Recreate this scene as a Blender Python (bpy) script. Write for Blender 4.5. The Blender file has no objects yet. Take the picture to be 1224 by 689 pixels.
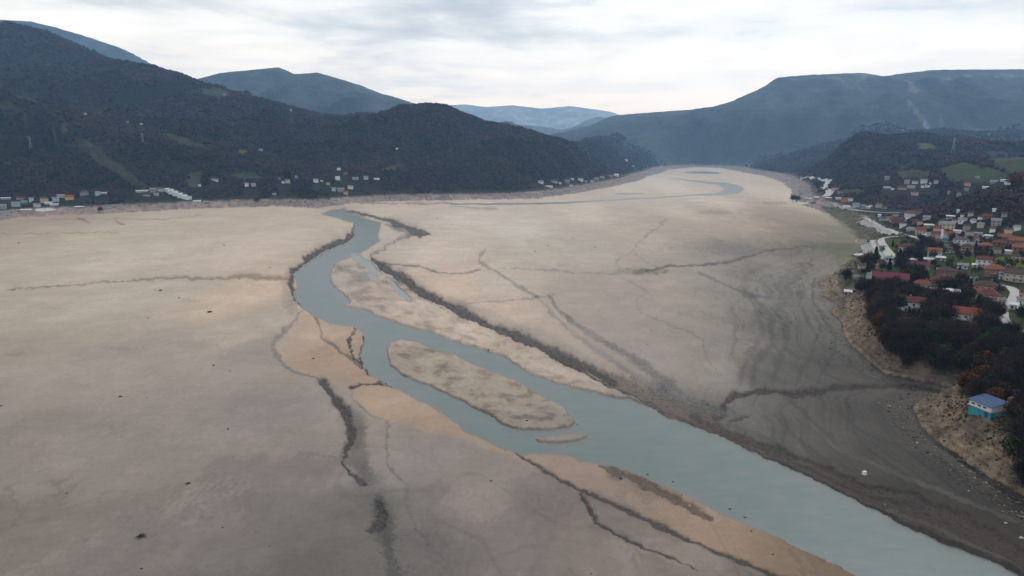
import bpy, bmesh, math, random
import numpy as np
C = bpy.context.scene.collection
SC = bpy.context.scene
rnd = random.Random(7)
# ------------------------------------------------------------------ camera
CAM_H, PITCH, FX, CX, CY = 110.0, math.radians(11.4), 816.0, 612.0, 344.5
cd = bpy.data.cameras.new("camera"); cam = bpy.data.objects.new("camera", cd); C.objects.link(cam)
cd.lens = 24; cd.sensor_width = 36; cd.clip_start = 1; cd.clip_end = 60000
cam.location = (0, 0, CAM_H); cam.rotation_euler = (math.pi/2 - PITCH, 0, 0)
SC.camera = cam
SC.render.resolution_x, SC.render.resolution_y = 1024, 576
# ------------------------------------------------------------------ world, sun, exposure
SUN_EL, SUN_ROT = math.radians(48), math.radians(35)
w = bpy.data.worlds.new("World"); SC.world = w; w.use_nodes = True
nt = w.node_tree; nt.nodes.clear(); N = nt.nodes.new; L = nt.links.new
def mathn(t, op, a, b=None, clamp=False):
    n = t.nodes.new('ShaderNodeMath'); n.operation = op; n.use_clamp = clamp
    for i, v in enumerate((a, b)):
        if v is None: continue
        if isinstance(v, (int, float)): n.inputs[i].default_value = v
        else: t.links.new(v, n.inputs[i])
    return n.outputs[0]
def ramp(t, fac, stops):
    n = t.nodes.new('ShaderNodeValToRGB'); e = n.color_ramp.elements
    while len(e) < len(stops): e.new(0.5)
    for i, (p, c) in enumerate(stops):
        e[i].position = p; e[i].color = (*c, 1) if len(c) == 3 else c
    t.links.new(fac, n.inputs[0]); return n.outputs[0]
def mixc(t, fac, a, b, mode='MIX'):
    n = t.nodes.new('ShaderNodeMix'); n.data_type = 'RGBA'; n.blend_type = mode
    for s, v in ((n.inputs[0], fac), (n.inputs[6], a), (n.inputs[7], b)):
        if hasattr(v, 'links'): t.links.new(v, s)
        elif isinstance(v, (int, float)): s.default_value = v
        else: s.default_value = (*v, 1)
    return n.outputs[2]
def noisen(t, vec, scale, detail=4, rough=0.5, dist=0.0):
    n = t.nodes.new('ShaderNodeTexNoise'); n.inputs['Scale'].default_value = scale
    n.inputs['Detail'].default_value = detail; n.inputs['Roughness'].default_value = rough
    n.inputs['Distortion'].default_value = dist
    if vec is not None: t.links.new(vec, n.inputs['Vector'])
    return n.outputs['Fac']
def mapn(t, vec, scale=(1, 1, 1), loc=(0, 0, 0)):
    n = t.nodes.new('ShaderNodeMapping'); n.inputs['Scale'].default_value = scale; n.inputs['Location'].default_value = loc
    t.links.new(vec, n.inputs['Vector']); return n.outputs[0]
sky = N('ShaderNodeTexSky'); sky.sky_type = 'NISHITA'; sky.sun_disc = False
sky.sun_elevation = SUN_EL; sky.sun_rotation = SUN_ROT; sky.altitude = 300
bg1 = N('ShaderNodeBackground'); L(sky.outputs[0], bg1.inputs[0]); bg1.inputs[1].default_value = 0.08
tc = N('ShaderNodeTexCoord'); D = tc.outputs['Generated']
wide = noisen(nt, mapn(nt, D, (1.5, 1.5, 7), (3.1, 0.4, 0.9)), 1.5, 4, 0.5, 0.5)
fine = noisen(nt, mapn(nt, D, (3.2, 3.2, 17), (1.3, 5.4, 0.2)), 1.9, 7, 0.58, 0.3)
cl = mathn(nt, 'ADD', mathn(nt, 'MULTIPLY', wide, 0.62), mathn(nt, 'MULTIPLY', fine, 0.38))
sep = N('ShaderNodeSeparateXYZ'); L(D, sep.inputs[0])
low = mathn(nt, 'MULTIPLY_ADD', sep.outputs['Z'], -4.2, True) if False else mathn(nt, 'SUBTRACT', 1.0, mathn(nt, 'MULTIPLY', sep.outputs['Z'], 5.0), True)
cl2 = mathn(nt, 'ADD', cl, mathn(nt, 'MULTIPLY', low, 0.09))
ccol = ramp(nt, cl2, [(0.39, (0.50, 0.525, 0.57)), (0.47, (0.66, 0.68, 0.715)), (0.55, (0.90, 0.905, 0.915)), (0.64, (1.0, 1.0, 1.0))])
hor = ramp(nt, sep.outputs['Z'], [(0.0, (2.7, 1.85, 1.12)), (0.05, (2.15, 1.62, 1.10)), (0.09, (1.75, 1.45, 1.10)), (0.15, (1.35, 1.24, 1.06)), (0.24, (1.1, 1.06, 1.0)), (0.5, (1.08, 1.06, 1.04))])
bg2 = N('ShaderNodeBackground'); L(mixc(nt, 1.0, ccol, hor, 'MULTIPLY'), bg2.inputs[0]); bg2.inputs[1].default_value = 1.22
cover = ramp(nt, fine, [(0.0, (0.90,)*3), (0.42, (0.93,)*3), (0.6, (1,)*3)])
mx = N('ShaderNodeMixShader'); L(cover, mx.inputs[0]); L(bg1.outputs[0], mx.inputs[1]); L(bg2.outputs[0], mx.inputs[2])
wo = N('ShaderNodeOutputWorld'); L(mx.outputs[0], wo.inputs[0])
sd_ = bpy.data.lights.new("sun", 'SUN'); sd_.energy = 1.4; sd_.angle = math.radians(14); sd_.color = (1, 0.95, 0.88)
sun = bpy.data.objects.new("sun", sd_); C.objects.link(sun)
# sky sun_rotation r puts the sun at azimuth r clockwise from +Y
sun.rotation_euler = (math.pi/2 - SUN_EL, 0, math.pi - SUN_ROT)
sun.location = (0, 0, 900)
v = SC.view_settings; v.view_transform = 'Standard'; v.look = 'None'; v.exposure = 0.0; v.gamma = 1.0; v.use_curve_mapping = False
cy = SC.cycles; cy.use_denoising = True
try: cy.denoiser = 'OPENIMAGEDENOISE'
except Exception: pass
cy.max_bounces = 4; cy.diffuse_bounces = 2; cy.glossy_bounces = 2; cy.transmission_bounces = 2; cy.volume_bounces = 1; cy.transparent_max_bounces = 6
cy.volume_max_steps = 64
# haze numbers (the box itself is built at the end)
HAZE_D, HAZE_COL = 6.6e-5, (0.33, 0.62, 1.0)

# ------------------------------------------------------------------ projection helpers
cp, sp = math.cos(PITCH), math.sin(PITCH)
def ray(px, py):
    a, b = (px-CX)/FX, (CY-py)/FX
    return np.array([a, cp + b*sp, -sp + b*cp])
def project(x, y, z):
    dz = z - CAM_H
    f = y*cp - dz*sp; u = y*sp + dz*cp
    f = np.maximum(f, 1e-3)
    return CX + FX*x/f, CY - FX*u/f
def ground(px, py, z=0.0):
    d = ray(px, py); t = (z-CAM_H)/d[2]
    return d[0]*t, d[1]*t
def at_depth(px, py, Y):
    d = ray(px, py); t = Y/d[1]
    return d[0]*t, Y, CAM_H + d[2]*t
# ------------------------------------------------------------------ numpy noise
def _h(ix, iy, seed):
    n = (ix.astype(np.int64)*374761393 + iy.astype(np.int64)*668265263 + seed*974634777) & 0xffffffff
    n = ((n ^ (n >> 13))*1274126177) & 0xffffffff
    return (n ^ (n >> 16))
_ang = np.linspace(0, 2*np.pi, 256, endpoint=False); _gx, _gy = np.cos(_ang).astype(np.float32), np.sin(_ang).astype(np.float32)
def pn(x, y, seed=0):
    x = np.asarray(x, float); y = np.asarray(y, float)
    ix, iy = np.floor(x), np.floor(y); fx, fy = x-ix, y-iy
    ix = ix.astype(np.int64); iy = iy.astype(np.int64)
    u = fx*fx*fx*(fx*(fx*6-15)+10); v_ = fy*fy*fy*(fy*(fy*6-15)+10)
    def g(a, b):
        k = _h(ix+a, iy+b, seed) & 255
        return _gx[k]*(fx-a) + _gy[k]*(fy-b)
    a = g(0, 0); b = g(1, 0); c = g(0, 1); d = g(1, 1)
    return (a + u*(b-a) + v_*((c + u*(d-c)) - (a + u*(b-a))))*1.5
def fbm(x, y, o=4, seed=0, g=0.5):
    s = 0; a = 1; t = 0
    for k in range(o):
        s = s + a*pn(x*2**k, y*2**k, seed+k*17); t += a; a *= g
    return s/t
def ridged(x, y, o=4, seed=0):
    s = 0; a = 1; t = 0
    for k in range(o):
        s = s + a*(1-np.abs(pn(x*2**k, y*2**k, seed+k*13))*1.6); t += a; a *= 0.5
    return s/t
def sstep(a, b, x):
    t = np.clip((x-a)/(b-a), 0, 1); return t*t*(3-2*t)
def seg_dist(U, V, P, closed=False):
    P = np.asarray(P, float); best = np.full(U.shape, 1e18); arg = np.zeros(U.shape); S = 0.0
    n = len(P); cum = 0.0
    for i in range(n if closed else n-1):
        a = P[i]; b = P[(i+1) % n]; dx, dy = b[0]-a[0], b[1]-a[1]; l2 = dx*dx+dy*dy
        if l2 < 1e-12: continue
        t = np.clip(((U-a[0])*dx + (V-a[1])*dy)/l2, 0, 1)
        d = (U-a[0]-t*dx)**2 + (V-a[1]-t*dy)**2
        m = d < best; best = np.where(m, d, best); arg = np.where(m, i+t, arg)
    return np.sqrt(best), arg
def inside(U, V, P):
    P = np.asarray(P, float); r = np.zeros(U.shape, bool); n = len(P)
    for i in range(n):
        x1, y1 = P[i]; x2, y2 = P[(i+1) % n]
        if y1 == y2: continue
        c = ((y1 > V) != (y2 > V)) & (U < (x2-x1)*(V-y1)/(y2-y1)+x1)
        r ^= c
    return r
def sdist(U, V, P):
    d, _ = seg_dist(U, V, P, True); return np.where(inside(U, V, P), -d, d)

# ------------------------------------------------------------------ the lake's outline (foot of the banks), in world metres
BED_PX = [(-420, 300), (-200, 282), (0, 263), (60, 258), (140, 255), (230, 250), (330, 247), (380, 249), (420, 244), (470, 241), (560, 239.5), (640, 238),
          (690, 231), (730, 224), (765, 216), (775, 211), (790, 207), (800, 203), (830, 200), (862, 201), (885, 206), (915, 211), (932, 217), (944, 226), (948, 238),
          (960, 246), (985, 254), (1010, 268), (1024, 284), (1024, 306), (1000, 322), (986, 334), (982, 350), (992, 372), (1004, 396), (1022, 428), (1052, 452),
          (1088, 462), (1118, 467), (1140, 474), (1136, 483), (1104, 480), (1086, 492), (1096, 512), (1116, 538), (1150, 565), (1190, 590), (1240, 622), (1330, 680), (1500, 800)]
BED = [ground(*p) for p in BED_PX] + [(700, 60), (900, -1500), (-2600, -1500), (-2600, 300), (-1500, 500)]
BED = np.array(BED)

# hills: name, crest [(px, py, depth)], half width, roughness, seed
HILLS = [
 ('near_hill',   [(-420, 70, 1500), (-150, 92, 1650), (0, 108, 1750), (60, 124, 1800), (120, 139, 1800), (170, 151, 1780), (230, 166, 1750), (290, 180, 1720), (340, 192, 1700), (400, 206, 1650)], 560, 0.17, 3),
 ('left_mountain',[(-500, 0, 2600), (-150, 16, 2800), (0, 28, 2900), (45, 36, 2900), (75, 48, 2850), (100, 60, 2800), (130, 71, 2700), (180, 79, 2650), (215, 90, 2600), (242, 101, 2600), (265, 107, 2550), (300, 116, 2600), (335, 125, 2650), (380, 138, 2700), (430, 141, 2750), (470, 152, 2700)], 1250, 0.15, 11),
 ('round_hill',  [(440, 136, 2700), (468, 145, 2600), (486, 136, 2450), (497, 129, 2400), (510, 125, 2350), (524, 127, 2350), (545, 137, 2350), (570, 146, 2350), (600, 151, 2400), (640, 160, 2450), (680, 170, 2500), (705, 182, 2550), (725, 196, 2600)], 880, 0.11, 23),
 ('end_hill',    [(690, 178, 3600), (703, 169, 3500), (716, 167, 3450), (732, 172, 3400), (750, 181, 3350), (772, 190, 3300), (790, 199, 3300)], 620, 0.05, 31),
 ('blue_peak',   [(120, 118, 6500), (200, 106, 6200), (240, 95, 6000), (270, 87, 5800), (300, 84, 5700), (330, 81, 5600), (350, 89, 5600), (376, 87, 5600), (400, 95, 5500), (430, 103, 5400), (455, 113, 5400), (485, 123, 5300), (520, 138, 5200)], 2000, 0.10, 41),
 ('cloud_peak',  [(-200, 20, 7000), (0, 24, 6800), (40, 26, 6800), (70, 33, 6800), (100, 43, 6800), (130, 55, 6600), (168, 75, 6500), (220, 105, 6400)], 2600, 0.08, 43),
 ('plateau',     [(640, 196, 6500), (680, 172, 6300), (700, 162, 6200), (722, 149, 6000), (745, 138, 5900), (790, 134, 5800), (830, 130, 5700), (868, 119, 5600), (895, 109, 5600), (915, 100, 5600), (926, 93, 5600), (960, 90, 5600), (1020, 87, 5600), (1040, 92, 5700), (1080, 87, 5700), (1112, 84, 5700), (1224, 83, 5700), (1420, 80, 5600), (1700, 84, 5400)], 2500, 0.14, 53),
 ('far_range',   [(440, 135, 13000), (500, 129, 12800), (530, 126, 12800), (560, 125, 12800), (585, 128, 12700), (615, 126, 12600), (650, 130, 12600), (682, 127, 12600), (715, 131, 12600), (730, 134, 12600), (745, 141, 12600), (800, 146, 12600)], 3200, 0.05, 61),
 ('middle_range',[(560, 156, 9200), (590, 149, 9000), (612, 148, 9000), (640, 151, 8900), (664, 155, 8800), (680, 151, 8800), (697, 145, 8800), (714, 140, 8700), (735, 145, 8700), (770, 152, 8700)], 2300, 0.07, 67),
 ('right_hill',  [(830, 204, 3200), (860, 198, 3000), (900, 190, 2850), (950, 181, 2700), (985, 172, 2500), (1012, 162, 2400), (1040, 159, 2350), (1070, 163, 2300), (1100, 160, 2300), (1125, 166, 2300), (1150, 164, 2350), (1190, 170, 2300), (1224, 172, 2300), (1420, 160, 2200)], 900, 0.17, 71),
 ('back_hill',   [(900, 190, 4200), (940, 186, 4000), (985, 174, 3900), (1015, 166, 3800), (1080, 158, 3700), (1130, 155, 3700), (1170, 159, 3700), (1224, 156, 3700), (1500, 140, 3500)], 1000, 0.09, 73),
 ('meadow_slope',[(1040, 215, 1500), (1080, 206, 1500), (1120, 198, 1480), (1170, 191, 1450), (1224, 187, 1400), (1420, 170, 1300)], 430, 0.08, 79),
 ('wooded_knoll',[(1040, 240, 850), (1075, 235, 850), (1110, 232, 850), (1150, 231, 840), (1185, 226, 820), (1224, 224, 800), (1400, 205, 750)], 190, 0.10, 83),
]
HW = []
for nm, cr, W, ro, sd in HILLS:
    P = np.array([at_depth(*c) for c in cr]); HW.append((nm, P, W, ro, sd))

# ------------------------------------------------------------------ chart features (chart = the z=0 plan, one to one with the ground)
RIVER = [(385, 255), (398, 251), (411, 248.5), (415, 253.5), (438, 262), (455, 266), (450, 279), (452, 288), (441, 296), (422, 306), (403, 312), (396, 321), (393, 335), (402, 346), (416, 355), (418, 361), (406, 364),
 (433, 369), (458, 380), (485, 389), (513, 396), (541, 406), (581, 418), (606, 428), (622, 439), (635, 446), (667, 457), (702, 466), (729, 473), (756, 477), (770, 482), (789, 492), (800, 498), (816, 502), (843, 513), (870, 523), (897, 537),
 (924, 549), (963, 566), (1002, 585), (1028, 599), (1054, 610), (1080, 625), (1106, 636), (1132, 648), (1158, 657), (1184, 667), (1210, 680), (1224, 688), (1300, 728), (1500, 830),
 (1300, 830), (1140, 745), (1060, 706), (1023, 689), (1002, 676), (976, 665), (950, 653), (924, 640), (897, 629), (870, 618), (843, 604), (816, 588), (789, 577), (762, 565), (735, 556), (708, 553), (681, 545), (659, 542), (627, 542), (600, 535),
 (591, 531), (560, 518), (545, 505), (529, 492), (503, 478), (477, 465), (461, 457), (445, 448), (435, 435), (431, 424), (435, 411), (437, 404), (432, 395), (422, 390), (394, 386), (375, 376), (361, 368), (354, 354), (356, 339), (354, 328),
 (370, 315), (392, 301), (414, 293), (428, 282), (424, 266), (403, 260)]
ISLE = [(461, 421), (466, 409), (477, 404), (503, 410), (542, 424), (581, 440), (620, 456), (654, 475), (676, 487), (687, 503), (680, 510), (660, 512), (640, 513), (612, 510), (602, 506), (576, 490), (542, 473), (503, 456), (482, 448), (466, 435)]
SPIT = [(640, 523), (655, 520), (690, 517), (706, 519), (692, 525), (665, 527), (645, 527)]
PUDDLES = [
 [(422, 306), (429, 306), (441, 313), (451, 323), (456, 328), (449, 328), (438, 321), (426, 311)], [(462, 331), (470, 335), (484, 349), (492, 359), (486, 359), (474, 346), (464, 336)], [(430, 327), (442, 327), (450, 330), (441, 331)],
 [(780, 237.4), (809, 235), (839, 233.7), (868, 233), (883, 230.7), (890, 227), (887, 223.5), (876, 220), (853, 217.6), (824, 215.2), (802, 212.6), (802, 213), (824, 216.4), (846, 219.6), (861, 222), (866, 226), (859, 230.4), (838, 231.9), (809, 233.5), (780, 236.2), (740, 237.8), (700, 239.8), (650, 242.3), (600, 243.3), (540, 243), (540, 244.2), (600, 244.8), (650, 244), (700, 241.6), (740, 239.4)],
 [(815, 206), (828, 205), (845, 204.8), (858, 206), (862, 207.6), (850, 208.2), (832, 207.6), (822, 207)],
 [(734, 231.8), (745, 230.6), (766, 230.8), (768, 231.8), (750, 232.8), (738, 232.9)],
]
# dark eroded bands: colour key, points (u, v, width)
B = 'mud'; R_ = 'red'; G_ = 'grey'; O_ = 'sandline'
BANDS = [
 (B, 0.95, [(425, 264, 3), (425, 279, 7), (411, 289, 7), (389, 297, 9), (375, 305, 9), (359, 318, 9), (348, 332, 7), (349, 346, 5), (353, 358, 3), (359, 365, 2), (371, 373, 2)]),
 (G_, 0.45, [(345, 330, 12), (344, 350, 14), (350, 372, 10)]),
 (B, 0.9, [(412, 252, 1.6), (436, 257, 3), (463, 263, 4), (485, 271, 6), (497, 278, 8), (513, 280, 2)]),
 (B, 0.6, [(460, 268, 2), (478, 274, 2.5), (490, 280, 3), (470, 290, 1.5), (452, 300, 1.5), (443, 306, 2)]),
 (B, 0.95, [(443, 309, 3), (458, 319, 6), (485, 334, 8), (499, 346, 9), (527, 360, 7), (554, 373, 8), (582, 387, 7), (600, 394, 8), (640, 410, 8), (681, 431, 10), (708, 442, 8), (735, 457, 5)]),
 (G_, 0.4, [(540, 358, 8), (600, 385, 12), (650, 405, 14), (720, 440, 12)]),
 (R_, 0.85, [(640, 414, 2), (690, 440, 3), (730, 462, 3), (762, 474, 2.5), (789, 490, 3.5), (815, 500, 3), (843, 511, 3), (880, 524, 4), (923, 544, 4)]),
 (R_, 0.6, [(720, 446, 8), (751, 461, 12), (775, 474, 14), (802, 485, 16), (829, 492, 16), (856, 497, 16)]),
 (R_, 0.9, [(829, 498, 6), (856, 513, 8), (883, 524, 8), (923, 541, 8), (963, 553, 5), (991, 564, 5), (1020, 580, 6), (1041, 588, 6), (1069, 592, 6), (1093, 596, 6), (1106, 609, 9), (1145, 624, 15), (1184, 648, 12), (1223, 670, 12), (1320, 720, 12)]),
 (R_, 0.5, [(924, 549, 4), (963, 563, 5), (1002, 582, 6), (1050, 603, 9), (1080, 612, 12), (1130, 634, 14), (1184, 656, 12), (1230, 680, 14)]),
 (B, 0.7, [(1086, 597, 5), (1100, 603, 6), (1106, 612, 3)]),
 (R_, 0.9, [(856, 500, 6), (864, 488, 5), (869, 480, 4), (880, 473, 5), (905, 469, 4), (930, 470, 4), (950, 473, 7), (976, 471, 7), (1002, 466, 4.5), (1041, 465, 3.5), (1080, 467, 3.5), (1112, 471, 3), (1140, 477, 3)]),
 (B, 0.85, [(862, 497, 4), (866, 488, 3), (870, 480, 3), (881, 473, 2.5), (905, 469, 1.6), (950, 471, 2.4), (976, 469, 2.6), (1002, 464, 2), (1041, 463.5, 1.4)]),
 (B, 0.75, [(872, 505, 4), (884, 502, 3), (897, 498, 1.5)]),
 ('ring', 0.5, [(870, 508, 5), (900, 520, 7), (930, 537, 8), (950, 548, 5)]),
 (G_, 0.75, [(581, 299, 2), (573, 306, 2.5), (573, 314, 3), (590, 323, 2.5), (611, 337, 3), (641, 355, 3)]),
 (G_, 0.8, [(657, 355, 3), (669, 372, 3.5), (681, 382, 4), (708, 401, 6), (748, 423, 7), (775, 441, 10), (794, 459, 13), (816, 476, 11), (856, 490, 7), (880, 498, 5)]),
 (G_, 0.55, [(641, 355, 2.5), (656, 369, 3), (665, 381, 3), (681, 396, 3.5), (713, 418, 5), (748, 442, 6), (783, 466, 10), (810, 480, 8)]),
 (G_, 0.6, [(560, 363, 2), (605, 359.5, 1.3), (641, 356, 1.6), (663, 353, 2)]),
 (G_, 0.5, [(596, 320.7, 1), (651, 323, 1.5), (696, 326.5, 1.6), (741, 328, 1.8), (771, 326, 2.5)]),
 (R_, 0.75, [(771, 325, 2), (802, 318, 2), (830, 317, 1.5), (856, 316, 1.6), (875, 312, 1.4), (893, 308, 2), (910, 302, 2), (930, 298, 1.5), (975, 295, 1.2)]),
 (B, 0.7, [(452, 315, 1.6), (499, 318, 1.6), (512, 322, 2), (524, 327, 1.8), (554, 326.5, 1), (576, 323, 0.9)]),
 (G_, 0.6, [(796, 262, 3), (784, 274, 2.2), (766, 286, 1.8), (757, 299, 1.6), (735, 314, 1)]),
 (G_, 0.4, [(757, 299, 1.4), (765, 310, 1.4), (790, 320, 1)]),
 (G_, 0.45, [(745, 332, 1), (775, 350, 1), (760, 358, 1.1), (765, 373, 1.3), (787, 384, 1.4), (826, 398, 1.2), (840, 408, 1.2), (845, 428, 1.2), (859, 450, 1)]),
 ('ring', 0.5, [(835, 326, 3), (870, 342, 3), (899, 355, 4), (922, 380, 6), (926, 412, 6), (903, 434, 7), (899, 461, 7)]),
 (G_, 0.5, [(899, 355, 3), (930, 360, 2), (960, 352, 1.4), (984, 340, 1.5)]),
 (R_, 0.6, [(10, 347, 0.8), (105, 339.5, 1.1), (176, 334.5, 2), (223, 331.5, 2.6), (243, 333.5, 2.2), (265, 333, 2.6), (287, 330, 3), (312, 331, 3.4), (342, 333, 4)]),
 (G_, 0.6, [(0, 280, 1), (60, 279, 1.6), (140, 278, 1)]),
 (G_, 0.5, [(60, 262, 1.2), (130, 262, 1.2), (190, 262, 1.4), (240, 258, 1)]),
 (B, 0.55, [(92, 261, 1), (100, 264, 1.8), (107, 266.5, 1)]), (B, 0.55, [(136, 262, 1), (141, 267, 1.8), (150, 269, 1)]),
 (G_, 0.75, [(361, 372, 2.5), (345, 392, 4), (330, 404, 5), (326.5, 419, 4.5), (338, 435, 3.6), (351, 445, 3.2), (372, 450, 1.8), (385, 455, 4)]),
 (B, 0.9, [(386, 456, 5), (390, 462, 7), (401, 478, 6), (413, 494, 8), (420, 514, 9), (419, 528, 7), (410, 545, 3), (409, 552, 2.4), (418, 566, 2.4), (435, 578, 5)]),
 ('ring', 0.6, [(405, 480, 8), (424, 500, 14), (430, 520, 20), (426, 545, 16), (440, 572, 16)]), (G_, 0.45, [(436, 566, 20), (446, 590, 22), (460, 620, 30), (468, 660, 30), (482, 700, 34), (500, 760, 40)]),
 (B, 0.8, [(452, 600, 6), (457, 620, 12), (452, 630, 8), (442, 634, 4)]),
 ('ring', 0.7, [(452, 596, 12), (458, 625, 18), (464, 655, 12), (472, 690, 13), (485, 740, 16)]),
 (B, 0.6, [(371, 373, 2), (381, 385, 2), (385, 403, 2), (406, 419, 2.4), (424, 432, 2.6), (441, 445, 3)]),
 (B, 0.95, [(418, 463, 1.5), (440, 458.5, 2.4), (461, 457, 4), (487, 468, 3), (508, 478, 3.4), (530, 490, 2.6), (541, 499, 2)]),
 (G_, 0.6, [(419, 463, 1.5), (420, 475, 1.6), (443, 497, 2), (463, 503, 2.6), (462, 526, 2.4), (463, 556, 2.6), (475, 570, 2.6), (487, 580, 3.4), (485, 603, 3), (500, 635, 4), (530, 668, 4)]),
 (B, 0.95, [(425, 391, 2), (417, 405, 2.8), (418, 418, 2), (422, 427, 1.6), (431, 434, 1.6)]),
 (B, 1.0, [(438, 400, 2), (433, 417, 3), (431, 428, 4), (436, 438, 4), (443, 446, 4)]),
 (B, 0.85, [(608, 536, 2), (640, 556, 3), (667, 572, 2.6), (694, 586, 2.8), (735, 603, 3.6), (775, 622, 5), (808, 639, 4), (843, 654, 3), (883, 672, 3), (915, 685, 4), (960, 706, 4)]),
 (B, 0.9, [(695, 590, 2.4), (700, 600, 5), (707, 612, 5), (713, 624, 3), (729, 635, 2.6), (751, 646, 3.4), (775, 657, 2), (808, 670, 1.4), (835, 683, 1)]),
 (R_, 0.7, [(718, 556, 3), (735, 563, 8), (760, 572, 8), (790, 588, 7), (815, 600, 6), (850, 621, 5)]),
 (B, 0.6, [(591, 531, 1.5), (604, 538, 2)]),
 (B, 0.5, [(393, 335, 1.2), (402, 347, 1.4), (416, 356, 1.4)]), (B, 0.55, [(468, 437, 1.5), (482, 449, 2), (503, 457, 2.4), (542, 474, 2.4), (576, 491, 2.2), (603, 507, 2)]),
 (B, 0.6, [(430, 243, 1.5), (470, 243.5, 1.6), (540, 243, 1.4)]),
 (B, 0.45, [(540, 247, 1), (575, 249, 1.4), (592, 250, 2)]),
 ('ring', 0.6, [(974, 336, 3), (970, 352, 3), (974, 368, 3), (987, 388, 3), (999, 408, 3.4), (996, 425, 3.4), (987, 440, 3), (976, 460, 3)]),
 ('ring', 0.5, [(1003, 380, 2.6), (1020, 404, 2.6), (1024, 428, 2.6), (1040, 444, 2.4), (1062, 456, 2)]),
 ('ring', 0.5, [(925, 374, 3), (938, 392, 4), (942, 412, 5), (930, 434, 6), (925, 456, 6)]),
 ('ring', 0.45, [(958, 350, 3), (956, 366, 3), (966, 386, 3.6), (975, 404, 4), (972, 424, 4), (958, 444, 4), (952, 462, 3)]),
 ('ring', 0.4, [(1010, 400, 2), (1016, 420, 2), (1016, 438, 2), (1006, 452, 2)]), ('ring', 0.35, [(888, 345, 4), (905, 372, 4), (912, 400, 5), (895, 425, 6), (884, 455, 5)]),
 ('ring', 0.55, [(945, 482, 3), (962, 496, 3.4), (978, 513, 3.6), (1004, 538, 4), (1041, 560, 4), (1090, 578, 4)]),
 ('ring', 0.55, [(998, 484, 2.6), (1009, 503, 3), (1034, 521, 3.4), (1070, 538, 4), (1108, 557, 5), (1150, 580, 5)]),
 ('ring', 0.45, [(1040, 495, 2.4), (1058, 518, 3), (1090, 537, 3), (1126, 558, 4)]), ('ring', 0.4, [(925, 497, 3), (945, 520, 4), (975, 545, 4), (1020, 566, 4)]),
 ('ring', 0.4, [(1012, 516, 2), (1040, 534, 2.4), (1080, 552, 3), (1130, 578, 3), (1190, 610, 4), (1224, 626, 4)]), ('ring', 0.4, [(1060, 545, 2), (1100, 568, 3), (1150, 592, 4), (1224, 634, 4)]),
 (G_, 0.5, [(380, 330, 2), (400, 318, 3), (430, 330, 4), (455, 340, 3)]),
]
LIGHT = [ # pale or ochre streaks
 ((0.50, 0.46, 0.42), 0.35, [(640, 421, 5), (665, 436, 6), (700, 452, 6), (735, 466, 5)]),
 ((0.22, 0.20, 0.19), 0.4, [(1060, 610, 5), (1110, 628, 5), (1150, 648, 6), (1200, 672, 6)]),
 ((0.17, 0.16, 0.15), 0.4, [(973, 508, 5), (994, 533, 8), (1028, 552, 6), (1069, 570, 6), (1119, 589, 6), (1158, 606, 6), (1224, 634, 6)]),
 ((0.62, 0.58, 0.54), 0.6, [(498, 358, 3), (512, 364, 4), (530, 371, 2)]),
 ((0.66, 0.60, 0.52), 0.5, [(802, 210, 1.2), (830, 213.5, 1.6), (852, 213.5, 1)]),
]
BLOTCH = [ # u, v, ru, rv, colour, strength
 (771, 325, 34, 4.5, 'red', 0.8), (856, 254, 32, 4, 'grey', 0.55), (870, 296, 90, 13, 'grey', 0.40), (905, 265, 40, 8, 'red', 0.22), (960, 300, 40, 16, 'red', 0.25),
 (20, 424, 20, 3, 'grey', 0.4), (140, 417, 20, 3, 'grey', 0.4), (65, 369, 16, 2, 'grey', 0.35), (228, 360, 14, 2.5, 'grey', 0.3), (235, 412, 40, 8, 'grey', 0.25),
 (60, 577, 26, 7, 'grey', 0.3), (275, 550, 80, 16, 'grey', 0.10), (320, 590, 30, 12, 'grey', 0.12), (640, 590, 50, 30, 'grey', 0.18), (490, 505, 20, 10, 'grey', 0.35),
 (500, 600, 20, 22, 'grey', 0.22), (370, 640, 60, 50, 'grey', 0.12), (900, 355, 12, 3, 'mud', 0.6), (1000, 352, 6, 2, 'mud', 0.4), (470, 600, 16, 8, 'grey', 0.2),
 (430, 420, 7, 22, 'pink', 0.6), (733, 568, 9, 8, 'grey', 0.5), (741, 573, 4, 3, 'mud', 0.9), (905, 392, 20, 30, 'grey', 0.2), (400, 248, 40, 3, 'red', 0.4),
 (440, 236, 60, 3.5, 'grey', 0.3), (600, 498, 22, 6, 'grey', 0.35), (495, 424, 20, 9, 'grey', 0.3), (560, 455, 24, 8, 'grey', 0.22), (655, 492, 26, 8, 'grey', 0.3), (425, 345, 22, 12, 'grey', 0.18),
 (965, 232, 14, 3, 'mud', 0.25), (865, 219, 10, 1.5, 'grey', 0.4), (925, 243, 22, 2.5, 'grey', 0.5)]
SAND = [(345, 396), (361, 374), (375, 378), (395, 388), (425, 392), (440, 400), (450, 450), (545, 505), (600, 536), (660, 543), (735, 557), (816, 588), (930, 642), (1030, 690), (1140, 746), (1000, 746), (960, 706),
        (883, 672), (808, 639), (735, 603), (694, 586), (640, 560), (600, 542), (560, 528), (500, 514), (466, 506), (443, 499), (420, 476), (400, 461), (374, 452), (345, 441), (331, 428), (329, 410)]
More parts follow.
